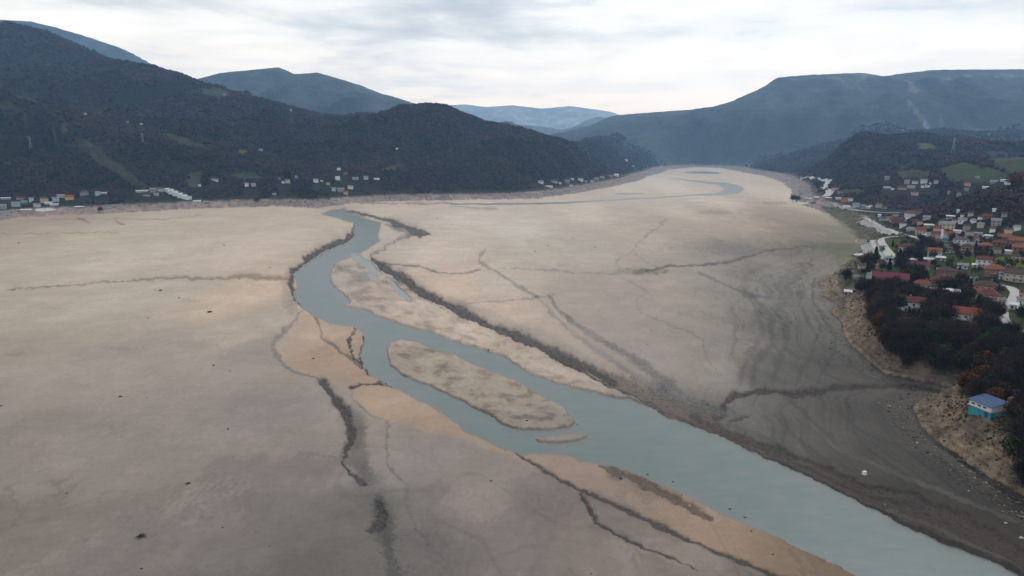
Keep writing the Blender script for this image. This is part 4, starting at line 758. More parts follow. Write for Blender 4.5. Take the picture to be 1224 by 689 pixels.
 ('river hamlet', 399, 229, 5.5, 'grey', 'pale blue', 4, 'g', 0), ('river hamlet', 407, 230, 9, 'grey', 'grey', 2, 'g', .2), ('river hamlet', 419, 226.5, 7, 'grey', 'white', 2, 'g', 0), ('river hamlet', 403.5, 215.5, 5.5, 'white', 'white', 2, 'g', .3), ('river hamlet', 405, 203.8, 5, 'brown', 'white', 2, 'g', 0), ('river hamlet', 413, 209.5, 6, 'brown', 'brick', 2, 'g', 0), ('river hamlet', 425, 215, 8, 'grey', 'grey', 1, 'g', 0), ('river hamlet', 437.5, 215, 6, 'grey', 'pale blue', 2, 'g', 0), ('river hamlet', 450, 215, 7, 'white', 'white', 1, 's', .2), ('river hamlet', 413.5, 233, 6, 'orange', 'tan', 2, 'g', 0), ('river hamlet', 328, 234, 5, 'grey', 'grey', 1, 'g', 0), ('river hamlet', 354, 213.5, 4, 'grey', 'grey', 2, 'g', 0),
 ('spit', 646.5, 220, 7, 'grey', 'white', 2, 'g', 0), ('spit', 655, 224, 12, 'white', 'white', 1, 's', .2), ('spit', 662.6, 219, 9, 'brown', 'beige', 2, 'g', 0), ('spit', 669.5, 220.5, 4, 'brown', 'white', 2, 'g', 0), ('spit', 678, 219, 7, 'grey', 'grey', 2, 'g', 0), ('spit', 684, 215.5, 4, 'white', 'white', 1, 'g', 0), ('spit', 682.5, 223, 5, 'grey', 'white', 1, 'g', .1), ('spit', 694, 217, 7, 'brown', 'white', 3, 'g', 0), ('spit', 700, 218, 4, 'grey', 'cream', 1, 'g', 0), ('spit', 708, 218.5, 5, 'grey', 'pale blue', 2, 'g', 0),
 ('spit', 720, 213, 6, 'brown', 'cream', 2, 'g', 0), ('spit', 713, 216, 6, 'grey', 'grey', 2, 'g', .2), ('spit', 729.5, 211.5, 6, 'brown', 'beige', 2, 'g', 0), ('spit', 736.5, 211, 6, 'white', 'white', 2, 'g', .3), ('spit', 748.6, 193, 3.5, 'white', 'white', 2, 'g', 0), ('spit', 770.6, 207.2, 7, 'white', 'beige', 1, 's', 0), ('spit', 790.5, 199.5, 3.5, 'brown', 'white', 2, 'g', 0), ('spit', 757, 200, 4, 'grey', 'grey', 2, 'g', 0),
 ('hillside', 118.5, 137, 4, 'grey', 'beige', 1, 'g', 0), ('hillside', 102, 137.5, 3.5, 'brown', 'beige', 2, 'g', 0), ('hillside', 132, 140.5, 3, 'grey', 'beige', 2, 'g', 0), ('hillside', 169, 150, 3.5, 'grey', 'white', 2, 'g', .2), ('hillside', 152.5, 147, 3, 'brown', 'grey', 2, 'g', 0), ('hillside', 268.5, 114, 3.5, 'grey', 'cream', 1, 'g', 0), ('hillside', 474.5, 179, 3, 'grey', 'white', 2, 'g', 0), ('hillside', 348, 132.5, 2.5, 'grey', 'beige', 2, 'g', 0), ('hillside', 90, 131, 3, 'brown', 'beige', 2, 'g', 0), ('hillside', 312, 180.5, 5, 'grey', 'beige', 1, 'g', 0),
]
OVERRIDE = {(1153, 388.5): 'white two-storey house with the red tiled roof, left of the winding road', (1063, 343): 'long orange-walled building with a crimson roof above the shore thicket',
 (1083, 303.5): 'white house with dark red roof standing on the green field inside the ramp', (1217, 338): 'long cream house with dark brown roof at the top of the winding road'}
ORD = ['', 'first', 'second', 'third', 'fourth', 'fifth', 'sixth', 'seventh', 'eighth', 'ninth', 'tenth', 'eleventh', 'twelfth', 'thirteenth', 'fourteenth']
from collections import defaultdict
ksel = defaultdict(list)
for i, h_ in enumerate(T): ksel[(h_[0], h_[4], h_[5], h_[6] > 1, h_[7] == 's')].append(i)
def hlabel(i):
    h_ = T[i]
    if (h_[1], h_[2]) in OVERRIDE: return OVERRIDE[(h_[1], h_[2])]
    k = ksel[(h_[0], h_[4], h_[5], h_[6] > 1, h_[7] == 's')]; k = sorted(k, key=lambda j: T[j][1])
    kind = 'low building' if h_[7] == 's' else ('house' if h_[6] > 1 else 'small house')
    if h_[6] > 2: kind = 'tall house'
    what = f'{h_[5]} {kind} with {h_[4]} ' + ('flat roof' if h_[7] == 's' else 'roof')
    if len(k) == 1: return f'{what} {SITE[h_[0]]}'
    return f'{ORD[k.index(i)+1]}-from-left {what} {SITE[h_[0]]}'
def gable(w_, d_, h_, ov, pitch):
    rh = d_/2*pitch; X1, Y1 = w_/2+ov, d_/2+ov; th = 0.22; ez = h_-ov*pitch
    m = MB()
    m.solid([(-X1, -Y1, ez), (X1, -Y1, ez), (X1, 0, h_+rh), (-X1, 0, h_+rh), (-X1, Y1, ez), (X1, Y1, ez), (-X1, -Y1, ez+th), (X1, -Y1, ez+th), (X1, 0, h_+rh+th), (-X1, 0, h_+rh+th), (-X1, Y1, ez+th), (X1, Y1, ez+th)],
            [(0, 1, 2, 3), (3, 2, 5, 4), (6, 9, 8, 7), (9, 10, 11, 8), (0, 6, 7, 1), (4, 5, 11, 10), (1, 7, 8, 2), (2, 8, 11, 5), (0, 3, 9, 6), (3, 4, 10, 9)])
    return m, rh
def hip(w_, d_, h_, ov, pitch):
    rh = d_/2*pitch; X1, Y1 = w_/2+ov, d_/2+ov; rx = max(0.2, w_/2-d_/2*0.9); ez = h_-ov*pitch; th = 0.22
    m = MB(); m.solid([(-X1, -Y1, ez), (X1, -Y1, ez), (X1, Y1, ez), (-X1, Y1, ez), (-X1, -Y1, ez+th), (X1, -Y1, ez+th), (X1, Y1, ez+th), (-X1, Y1, ez+th), (-rx, 0, h_+rh+th), (rx, 0, h_+rh+th)],
            [(3, 2, 1, 0), (0, 1, 5, 4), (1, 2, 6, 5), (2, 3, 7, 6), (3, 0, 4, 7), (4, 5, 9, 8), (6, 7, 8, 9), (5, 6, 9), (7, 4, 8)])
    return m, rh
for i, (site, px, py, wp, rc, wc, st, kd, yaw) in enumerate(T):
    x, y, z = hit(px, py); th = math.atan2(x, y); w_ = wp/FX*y*(0.97 if y < 1000 else 0.88)
    d_ = min(max(w_*0.72, 4.5), 11 if w_ > 14 else 9.5); 
    if w_ < d_*0.8: d_ = w_*0.95
    h_ = 2.9*st + (0.3 if kd != 's' else 0.2); h_ = min(h_, max(2.8, w_*0.72)) if wp < 12 else h_
    x += math.sin(th)*d_/2; y += math.cos(th)*d_/2; z = min(z, H(x, y)); zt = max(0, H(x, y)-z)
    t_ = empty('low_building' if kd == 's' else 'house', (x, y, z), -th+yaw*1.2)
    tag(t_, hlabel(i), 'shed' if kd == 's' else 'house', 'houses ' + SITE[site])
    HSITES.append((x, y, w_, d_, h_+3))
    ov = 0.5 if w_ > 7 else 0.35
    if kd == 's':
        MB().box((0, 0, h_/2-1), (w_, d_, h_+2)).build('wall', WM[wc], t_)
        MB().solid([(-w_/2-ov, -d_/2-ov, h_-.25), (w_/2+ov, -d_/2-ov, h_-.25), (w_/2+ov, d_/2+ov, h_+.55), (-w_/2-ov, d_/2+ov, h_+.55), (-w_/2-ov, -d_/2-ov, h_+.0), (w_/2+ov, -d_/2-ov, h_+.0), (w_/2+ov, d_/2+ov, h_+.8), (-w_/2-ov, d_/2+ov, h_+.8)],
             [(3, 2, 1, 0), (4, 5, 6, 7), (0, 1, 5, 4), (1, 2, 6, 5), (2, 3, 7, 6), (3, 0, 4, 7)]).build('roof', RM[rc], t_)
    else:
        pitch = 0.55 + 0.12*((i*37) % 5)/5
        m, rh = (hip if kd == 'h' else gable)(w_, d_, h_, ov, pitch)
        b_ = MB(); 
        if kd == 'h': b_.box((0, 0, h_/2-1.05), (w_, d_, h_+1.9))
        else:
            a_, c_ = w_/2, d_/2
            b_.solid([(-a_, -c_, -2), (a_, -c_, -2), (a_, c_, -2), (-a_, c_, -2), (-a_, -c_, h_-.05), (a_, -c_, h_-.05), (a_, c_, h_-.05), (-a_, c_, h_-.05), (-a_, 0, h_+rh-.05), (a_, 0, h_+rh-.05)],
                     [(3, 2, 1, 0), (0, 1, 5, 4), (2, 3, 7, 6), (1, 2, 6, 9, 5), (3, 0, 4, 8, 7)])
        b_.build('wall', WM[wc], t_); ro = m.build('roof', RM[rc], t_)
        if wp >= 7:
            cxp = w_*(0.22 if i % 2 else -0.18); MB().box((cxp, d_*0.12, h_+rh*0.9+0.3), (0.6, 0.6, 1.7)).box((cxp, d_*0.12, h_+rh*0.9+1.2), (0.8, 0.8, 0.12)).build('chimney', WM['brick'] if i % 3 else WM['grey'], ro)
    if wp >= 9 and y < 900:
        nwin = max(2, int(w_/3.2)); zs = [1.5+2.9*k for k in range(st)]
        dk = (i*7) % nwin
        for lv, zz in enumerate(zs):
            for k in range(nwin):
                xx = -w_/2 + w_*(k+0.5)/nwin
                if lv == 0 and k == dk:
                    MB().box((xx, -d_/2-0.03, 1.05), (1.0, 0.1, 2.1)).build('door', M_DOOR, t_); continue
                wn = MB().box((xx, -d_/2-0.02, zz), (1.25, 0.08, 1.25)).build('window', M_GLASS, t_)
                if wp >= 18: MB().box((xx, -d_/2-0.05, zz+.68), (1.45, 0.16, 0.1)).box((xx, -d_/2-0.06, zz-.68), (1.55, 0.22, 0.1)).box((xx-.68, -d_/2-0.05, zz), (.1, 0.16, 1.26)).box((xx+.68, -d_/2-0.05, zz), (.1, 0.16, 1.26)).box((xx, -d_/2-0.06, zz), (.07, 0.1, 1.25)).build('frame', M_FRAME, wn)
            sx = -1 if x > 0 else 1
            for yy in (-d_*0.22, d_*0.22):
                MB().box((sx*(w_/2+0.02), yy, zz), (0.08, 1.15, 1.2)).build('window', M_GLASS, t_)
    if wp >= 20 and st == 2 and kd != 's':
        MB().box((0, -d_/2-0.65, 2.85), (w_*0.45, 1.3, 0.16)).build('balcony', M_CONCL, t_)
# --- the stepped white building on the left shore
x, y, z = hit(199, 228); xb, yb, zb_ = hit(226, 239)
t_ = empty('warehouse', (x, y, z), math.atan2(yb-y, xb-x)); Lg = math.hypot(xb-x, yb-y); tag(t_, 'long stepped white building running down to the shore under the dark left hill', 'warehouse'); HSITES.append(((x+xb)/2, (y+yb)/2, Lg, 20, 10))
for k in range(5):
    a_ = Lg*(k+0.5)/5; zz = (zb_-z)*(k+0.5)/5
    m = MB().box((a_, 0, zz+1.5), (Lg/5-0.15, 13, 7)); m.build('wall', WM['white'], t_)
    m, _ = gable(Lg/5-0.6, 13, zz+5.0, 0.2, 0.28); 
    for v_ in m.bm.verts: v_.co.x += a_
    m.build('roof', RM['white'], t_)
# --- mosque and minaret
x, y, z = hit(1130, 289.5); th = math.atan2(x, y); t_ = empty('mosque', (x, y+4, z), -th); tag(t_, 'small cyan-walled mosque at the foot of the white minaret', 'mosque'); HSITES.append((x, y+4, 9, 9, 8))
MB().box((0, 0, 1.8), (8, 8, 6)).build('wall', WM['cyan'], t_); m, rh = hip(8, 8, 4.8, .5, .5); m.build('roof', RM['grey'], t_)
for xx in (-2.4, 0, 2.4): MB().box((xx, -4.03, 2.6), (0.9, 0.1, 1.9)).build('window', M_GLASS, t_)
x, y, z = hit(1125, 289.5); t_ = empty('minaret', (x, y, z)); tag(t_, 'slender white minaret rising beside the cyan mosque in the village', 'minaret'); HSITES.append((x, y, 3, 3, 16))
MB().tube((0, 0, -1), (0, 0, 10.4), 1.15, 0.95, 12).build('shaft', WM['white'], t_, True); MB().tube((0, 0, 10.4), (0, 0, 11.0), 1.0, 1.6, 12).tube((0, 0, 11.0), (0, 0, 11.7), 1.65, 1.65, 12).build('balcony', WM['white'], t_)
MB().tube((0, 0, 11.7), (0, 0, 13.6), .85, .85, 12).build('turret', WM['white'], t_, True); MB().tube((0, 0, 13.6), (0, 0, 16.4), 0.95, 0.04, 12).build('spire', RM['grey'], t_)
# --- the blue and white boathouse
p1 = hit(1156, 497); p2 = hit(1184, 502); ang = math.atan2(p2[1]-p1[1], p2[0]-p1[0]); Wd = math.hypot(p2[0]-p1[0], p2[1]-p1[1])*0.97; Dp = 6.8
cx_ = (p1[0]+p2[0])/2 - math.sin(ang)*Dp/2; cy_ = (p1[1]+p2[1])/2 + math.cos(ang)*Dp/2; fl = [H(p1[0]+(p2[0]-p1[0])*f_+math.sin(ang)*g_, p1[1]+(p2[1]-p1[1])*f_-math.cos(ang)*g_) for f_ in (0, .25, .5, .75, 1) for g_ in (0, .8)]; z0 = max(fl)+.1
t_ = empty('boathouse', (cx_, cy_, z0), ang); tag(t_, 'white and turquoise house with a blue metal roof above the right bank', 'house'); HSITES.append((cx_, cy_, Wd+3, Dp+6, 7))
M_TURQ = plain('turquoise_paint', (0.035, 0.28, 0.36), 0.6, 0.1, 1.0); M_TURQ2 = plain('teal_paint', (0.04, 0.34, 0.33), 0.6, 0.1, 1.0)
MB().box((0, 0, 3.5), (Wd, Dp, 2.0)).build('wall', WM['white'], t_)
MB().box((0, 0, -0.26), (Wd-.02, Dp-.02, 5.5)).build('lower_wall', M_TURQ, t_)
MB().box((-Wd*.18, -Dp/2-.05, 1.25), (Wd*.3, .16, 2.3)).build('shutter', M_TURQ2, t_); MB().box((Wd*.30, -Dp/2-.04, 1.1), (1.1, .14, 2.1)).build('door', M_DOOR, t_)
for xx in (-.32, -.05, .2): MB().box((Wd*xx, -Dp/2-.03, 3.5), (1.3, .1, .55)).build('window', M_GLASS, t_)
MB().box((0, -Dp/2-.35, 2.62), (Wd+.3, .8, .14)).build('ledge', M_CONCL, t_)
MB().box((Wd/2+.03, 0, 1.6), (.1, 2.6, 2.2)).build('side_door', WM['grey'], t_)
MB().solid([(-Wd/2-.5, -Dp/2-.6, 4.45), (Wd/2+.5, -Dp/2-.6, 4.45), (Wd/2+.5, Dp/2+.4, 5.9), (-Wd/2-.5, Dp/2+.4, 5.9), (-Wd/2-.5, -Dp/2-.6, 4.62), (Wd/2+.5, -Dp/2-.6, 4.62), (Wd/2+.5, Dp/2+.4, 6.07), (-Wd/2-.5, Dp/2+.4, 6.07)],
    [(3, 2, 1, 0), (4, 5, 6, 7), (0, 1, 5, 4), (1, 2, 6, 5), (2, 3, 7, 6), (3, 0, 4, 7)]).build('roof', RM['blue'], t_)
MB().solid([(-Wd/2+.02, -Dp/2+.02, 4.4), (Wd/2-.02, -Dp/2+.02, 4.4), (Wd/2-.02, Dp/2-.02, 4.4), (-Wd/2+.02, Dp/2-.02, 4.4), (-Wd/2+.02, Dp/2-.02, 5.75), (Wd/2-.02, Dp/2-.02, 5.75)], [(3, 2, 1, 0), (0, 1, 5, 4), (2, 3, 4, 5), (1, 2, 5), (3, 0, 4)]).build('gable_wall', WM['white'], t_)
# cream stair wall running up from the boathouse
W_ = [hit(1184, 499), hit(1193, 497), hit(1199, 491), hit(1205, 483), hit(1210, 480)]
t_ = empty('stair_wall', W_[0]); tag(t_, 'cream stepped garden wall climbing from the turquoise house into the dark trees', 'wall')
o3 = np.array(W_[0])
for k in range(4):
    a_, c_ = np.array(W_[k])-o3, np.array(W_[k+1])-o3; n_s = 5
    m = MB()
    for j in range(n_s):
        p = a_+(c_-a_)*(j+.5)/n_s; m.box((p[0], p[1], p[2]+.1), (np.hypot(*(c_-a_)[:2])/n_s, .9, 1.6), math.atan2(c_[1]-a_[1], c_[0]-a_[0]))
    m.build('wall_section', WM['cream' if k < 3 else 'tan'], t_)
m = MB(); p = np.array(W_[3])-o3; m.box((p[0]+1.6, p[1]+.6, p[2]+1.1), (2.6, 1.6, 2.4), .4).build('pillar', WM['tan'], t_)
x, y, z = hit(1217, 477); t_ = empty('shed', (x, y+1.5, z), -.3); tag(t_, 'little pale shed in the dark trees right of the blue-roofed house', 'shed'); HSITES.append((x, y+1.5, 4, 4, 4)); HSITES.append((W_[1][0]+1, W_[1][1], 6, 7, 2)); HSITES.append((W_[3][0], W_[3][1], 5, 6, 2))
MB().box((0, 0, 1.0), (2.6, 2.4, 3.2)).build('wall', WM['pale blue'], t_); MB().box((0, 0, 2.7), (3, 2.9, .16)).build('roof', RM['white'], t_)
# low stone wall along the top of the bank
def lowwall(pts, label, mat, hgt=1.1, seg=3.0):
    W = catmull([hit(*p)[:2] for p in pts], 6); t_ = empty('wall', (*W[0], 0)); tag(t_, label, 'wall'); m = MB()
    for a_, c_ in zip(W[:-1], W[1:]):
        mid = (a_+c_)/2; m.box((mid[0]-W[0][0], mid[1]-W[0][1], H(*mid)+hgt/2-.4), (np.hypot(*(c_-a_))+.05, .4, hgt+.8), math.atan2(c_[1]-a_[1], c_[0]-a_[0]))
    m.build('wall_face', mat, t_)
lowwall([(1058, 441), (1078, 442), (1096, 446), (1112, 449), (1130, 450)], 'pale stone wall between the tan bank and the dark thicket', plain('old_stone', (.16, .145, .125), .9, .3, 1), .35)
lowwall([(1140, 449), (1160, 450), (1178, 452), (1196, 453)], 'thin grey wall in the trees above the blue-roofed house', plain('old_stone', (.13, .125, .12), .9, .3, 1), .4)
lowwall([(1128, 402), (1142, 403), (1150, 403)], 'short pale garden wall below the red-roofed white house', WM['beige'], .9)
# fence round the court
P4 = [hit(1004, 337), hit(1034, 334.5), hit(1030, 328.5), hit(1008, 330)]
t_ = empty('court_fence', P4[0]); tag(t_, 'green mesh fence round the small court near the shore', 'fence')
M_FENCE = plain('fence_green', (0.10, 0.13, 0.12), 0.6); o3 = np.array(P4[0])
for k in range(4):
    a_, c_ = np.array(P4[k])-o3, np.array(P4[(k+1) % 4])-o3; n_p = 6; m = MB()
    for j in range(n_p):
        p = a_+(c_-a_)*j/n_p; m.tube((p[0], p[1], p[2]-.3), (p[0], p[1], p[2]+2.6), .09, .09, 5)
    m.build('post_row', M_FENCE, t_)
    m = MB()
    for zz in (.5, 1.0, 1.5, 2.0, 2.5): m.tube(a_+[0, 0, zz], c_+[0, 0, zz], .06, .06, 4)
    m.build('rail_set', M_FENCE, t_)

# ------------------------------------------------------------------ pylons
M_STEEL = plain('galvanised_steel', (0.30, 0.31, 0.33), 0.5, 0.1, 1, .4)
def pylon(px, py, hgt, label):
    x, y, z = hit(px, py); t_ = empty('pylon', (x, y, z), .5); tag(t_, label, 'pylon'); m = MB(); b0, b1 = hgt*.09, hgt*.015
    def cor(k, f): s = b0+(b1-b0)*f; i_, j_ = ((-1, -1), (1, -1), (1, 1), (-1, 1))[k % 4]; return (i_*s, j_*s, hgt*f-.5)
    for k in range(4):
        m.tube(cor(k, 0), cor(k, 1), .22, .16, 4)
        for q_ in range(6): m.tube(cor(k, q_/6), cor(k+1, (q_+1)/6), .1, .1, 3); m.tube(cor(k+1, q_/6), cor(k, (q_+1)/6), .1, .1, 3)
    m.build('lattice', M_STEEL, t_)
    for f, l_ in ((.72, .2), (.84, .16), (.95, .12)): MB().tube((-hgt*l_, 0, hgt*f), (hgt*l_, 0, hgt*f), .16, .16, 4).tube((-hgt*l_, 0, hgt*f), (0, 0, hgt*(f+.05)), .1, .1, 3).tube((hgt*l_, 0, hgt*f), (0, 0, hgt*(f+.05)), .1, .1, 3).build('crossarm', M_STEEL, t_)
pylon(1139, 184, 48, 'steel lattice pylon on the wooded right-hand hill'); pylon(37, 178, 27, 'steel lattice pylon on the dark near hill at far left'); pylon(171, 172, 24, 'steel lattice pylon on the dark hill above the long clearing')

# ------------------------------------------------------------------ cars
def car(px, py, colr, yaw, label):
    x, y, z = hit(px, py); t_ = empty('car', (x, y, z+.05), yaw); tag(t_, label, 'car'); M_ = plain('car_paint', colr, .35, .03, 1, .5)
    prof = [(-2.1, .35), (2.1, .35), (2.15, .75), (1.2, .95), (.7, 1.42), (-1.0, 1.45), (-1.7, 1.0), (-2.12, .9)]
    m = MB(); n = len(prof); m.solid([(a_, -.85, b_) for a_, b_ in prof]+[(a_, .85, b_) for a_, b_ in prof], [tuple(range(n))[::-1], tuple(range(n, 2*n))]+[(k, (k+1) % n, n+(k+1) % n, n+k) for k in range(n)]); bd = m.build('body', M_, t_)
    MB().box((-.15, 0, 1.2), (1.7, 1.74, .3)).build('window', M_GLASS, t_)
    for a_ in (-1.3, 1.3):
        for s in (-.82, .82): MB().tube((a_, s-.1, .33), (a_, s+.1, .33), .33, .33, 12).build('wheel', M_DOOR, t_)
car(1067, 345, (.75, .75, .75), .1, 'white car parked in front of the long orange-walled building'); car(1134, 398, (.75, .76, .78), .3, 'white car standing left below the red-roofed white house')
car(1152, 401.5, (.7, .72, .75), .05, 'white car parked below the red-roofed white house, right of the other one'); car(1103, 330.5, (.35, .36, .38), .2, 'grey car parked below the crimson-roofed pink house')

# ------------------------------------------------------------------ debris, clods and stumps on the mud
M_DARK = plain('dark_wet_wood_and_clay', (0.035, 0.031, 0.029), 0.8, 0.3, 3); M_PALE = plain('pale_stone', (0.34, 0.33, 0.31), 0.8, 0.15, 3)
def rock_mesh(seed, mat):
    bm = bmesh.new(); bmesh.ops.create_icosphere(bm, subdivisions=2, radius=1); rr = random.Random(seed); o = rr.random()*50
    for v_ in bm.verts:
        n = 1+.55*float(pn(np.array([v_.co.x*1.3+o]), np.array([v_.co.y*1.3+v_.co.z+o]), seed)[0]); v_.co *= n; v_.co.z = v_.co.z*.62+.15
    me = bpy.data.meshes.new('clod'); bm.to_mesh(me); bm.free(); me.materials.append(mat); return me
RK = [rock_mesh(s, M_DARK) for s in range(4)]; RP = [rock_mesh(s+9, M_PALE) for s in range(2)]
CL = [('left flats', 268, 293.6, 3.5), ('left flats', 191.6, 347.6, 6), ('left flats', 250.6, 373.5, 8), ('left flats', 214, 356.5, 3.5), ('left flats', 22, 291, 3.5), ('left flats', 274.6, 443.7, 3), ('left flats', 177, 380.5, 3.5), ('left flats', 255, 437, 4.5), ('left flats', 322.5, 320, 3),
 ('near mud', 143.6, 474.3, 6), ('near mud', 175.5, 475.6, 2.5), ('near mud', 272.5, 513, 4.5), ('near mud', 1, 485.6, 5), ('near mud', 80, 590, 3.5), ('near mud', 169, 680, 4.5), ('near mud', 225, 578, 8), ('near mud', 266, 631, 4), ('near mud', 322, 653, 2.5), ('near mud', 455, 661, 2.5), ('near mud', 587, 575, 4.5), ('near mud', 706.5, 686, 3.5),
 ('sandbank', 375, 429, 4.5), ('right flats', 502, 377, 2.5), ('right flats', 522.6, 262, 3), ('right flats', 584, 418.4, 4), ('right flats', 655, 294, 3), ('right flats', 640, 301, 2.5), ('right flats', 711, 296, 3), ('right flats', 778, 395, 2.5), ('right flats', 774, 412, 2.5), ('right flats', 685, 285, 2.5),
 ('river bar', 575, 489, 2.5), ('river bar', 588, 499, 4), ('river bar', 690, 511, 3), ('river bar', 629.7, 503, 5), ('water edge', 741.5, 572, 7), ('water edge', 774, 571.5, 4.5), ('water edge', 804, 580, 4), ('water edge', 872, 613, 5), ('water edge', 890, 623, 5), ('water edge', 898, 635, 3.5), ('water edge', 924, 663, 3.5), ('water edge', 815, 592, 3)]
CLS = {'left flats': 'on the pale mud left of the river', 'near mud': 'on the grey mud in the foreground', 'sandbank': 'on the orange sand left of the river', 'right flats': 'on the pale flats right of the river', 'river bar': 'on the bar in the river', 'water edge': 'at the near left edge of the water'}
for k, (s, px, py, wp) in enumerate(CL):
    x, y, z = hit(px, py); r_ = wp/FX*math.hypot(y, 100)*.34
    o = bpy.data.objects.new('clod', RK[k % 4]); C.objects.link(o); o.location = (x, y, max(z, -.8)); o.scale = (r_, r_*.9, r_*.75); o.rotation_euler = (0, 0, k*1.3)
    mm = sorted([c_ for c_ in CL if c_[0] == s], key=lambda c_: c_[1]); n = mm.index((s, px, py, wp))
    pos = 'the only dark clod' if len(mm) == 1 else f'dark clod number {n+1} from the left'
    if len(mm) > 1 and n+1 <= 10: pos = f'{ORD[n+1]} dark clod from the left'
    elif len(mm) > 1: pos = f'{ORD[len(mm)-n]} dark clod from the right'
    tag(o, f'{pos} {CLS[s]}', 'clod', 'dark clods lying on the mud')
for k, (px, py, wp, lb) in enumerate([(824, 605, 4.5, 'pale stone on the sand at the left edge of the wide river'), (1057.5, 603.5, 3, 'small pale stone beside the water on the right bank'), (1157.8, 587.4, 4, 'pale stone high on the grey right bank'), (1202, 626, 6, 'pale stone low on the brown right bank'), (1220.6, 643.8, 8, 'largest pale stone at the right edge of the bank'), (1165.5, 572, 5, 'pale stone at the foot of the tan bank'), (1096, 530, 5, 'pale stone on the rubble left of the tan slope'), (1064, 486, 4, 'pale stone on the grey mud below the small gully')]):
    x, y, z = hit(px, py); r_ = wp/FX*math.hypot(y, 100)*.32; o = bpy.data.objects.new('stone', RP[k % 2]); C.objects.link(o); o.location = (x, y, z+.1); o.scale = (r_, r_*.8, r_*.8); tag(o, lb, 'stone', 'pale stones on the right bank')
x, y, z = hit(1033, 567.5); t_ = empty('tank', (x, y, z), .4); tag(t_, 'white plastic tank lying on the mud above the right river bank', 'tank')
MB().box((0, 0, .65), (1.2, .9, 1.1)).build('tank_body', WM['white'], t_); MB().box((0, 0, .08), (1.7, 1.3, .16)).build('pallet', WM['beige'], t_)
# stump with roots in the foreground
x, y, z = hit(168, 642); t_ = empty('stump', (x, y, z)); tag(t_, 'black tree stump with torn branches on the grey foreground mud', 'stump')
MB().tube((0, 0, -.2), (.15, .05, .9), .55, .4, 9).build('trunk', M_DARK, t_)
for k in range(11):
    a_ = k*.57+.3; l_ = 1.0+1.6*rnd.random(); e = (math.cos(a_)*l_, math.sin(a_)*l_*.9, .15+.9*rnd.random()*(k % 2)); MB().tube((0, 0, .4), tuple(.5*q_ for q_ in e[:2])+(e[2]*.5+.3,), .2, .12, 5).tube(tuple(.5*q_ for q_ in e[:2])+(e[2]*.5+.3,), e, .12, .03, 5).build('root', M_DARK, t_)
# rubble on the banks: nobody could count it
def blobs(name, pts, rad, tint, mat, flat=.7, seed=3, verts12=True):
    g = (1+5**.5)/2; B0 = np.array([(-1, g, 0), (1, g, 0), (-1, -g, 0), (1, -g, 0), (0, -1, g), (0, 1, g), (0, -1, -g), (0, 1, -g), (g, 0, -1), (g, 0, 1), (-g, 0, -1), (-g, 0, 1)], float)/math.sqrt(1+g*g)
    Fb = np.array([(0, 11, 5), (0, 5, 1), (0, 1, 7), (0, 7, 10), (0, 10, 11), (1, 5, 9), (5, 11, 4), (11, 10, 2), (10, 7, 6), (7, 1, 8), (3, 9, 4), (3, 4, 2), (3, 2, 6), (3, 6, 8), (3, 8, 9), (4, 9, 5), (2, 4, 11), (6, 2, 10), (8, 6, 7), (9, 8, 1)])
    rg = np.random.default_rng(seed); n = len(pts); V_ = B0[None]*(0.7+0.6*rg.random((n, 12, 1))); a = rg.random(n)*6.28; ca, sa = np.cos(a)[:, None], np.sin(a)[:, None]
    V2 = np.empty_like(V_); V2[..., 0] = V_[..., 0]*ca-V_[..., 1]*sa; V2[..., 1] = V_[..., 0]*sa+V_[..., 1]*ca; V2[..., 2] = V_[..., 2]*flat
    V2 *= np.asarray(rad)[:, None, None]; V2 += np.asarray(pts)[:, None, :]
    Ff = (Fb[None]+12*np.arange(n)[:, None, None]).reshape(-1, 3); cc = np.repeat(tint, 12, 0)*(0.8+0.4*rg.random((n*12, 1)))
    return np_mesh(name, V2.reshape(-1, 3), Ff, mat, smooth=False, col=cc)
M_TINT, t, b = newmat('rubble_and_clay'); t.links.new(attr(t), b.inputs['Base Color']); b.inputs['Roughness'].default_value = .9; b.inputs['Specular IOR Level'].default_value = .15
rg = np.random.default_rng(5); cand = np.flatnonzero((RAD < 520) & (X > 60) & (TH[np.arange(len(X)) % ncol] < .7) & (SD > -9) & (SD < BW*.85)); pk = rg.choice(cand, 2600)
pp = np.column_stack([X[pk]+rg.normal(0, 1, 2600), Yg[pk]+rg.normal(0, 1, 2600), Z[pk]]); tn = np.array([.12, .102, .085])*(0.35+1.2*rg.random((2600, 1))**2)
o = blobs('rubble', pp, .14+.55*rg.random(2600)**5+.1, tn, M_TINT, .55); tag(o, 'loose stones and rubble strewn over the tan right bank', 'rubble', kind='stuff')
bi = np.flatnonzero(bed)[ROUGH > .5]; pk = rg.choice(bi, 1500); pp = np.column_stack([X[pk], Yg[pk], Z[pk]]); tn = np.array([.055, .045, .04])*(0.4+1.2*rg.random((1500, 1)))
ok = RSD[pk] > 1.5; pp, tn, rr_ = pp[ok], tn[ok], RAD[pk][ok]
o = blobs('clay_lumps', pp, (.12+.5*rg.random(len(pp))**3)*np.clip(rr_/450, .35, 1.1), tn, M_TINT, .5); tag(o, 'broken dark clay lumps along the eroded river banks', 'clay', kind='stuff')

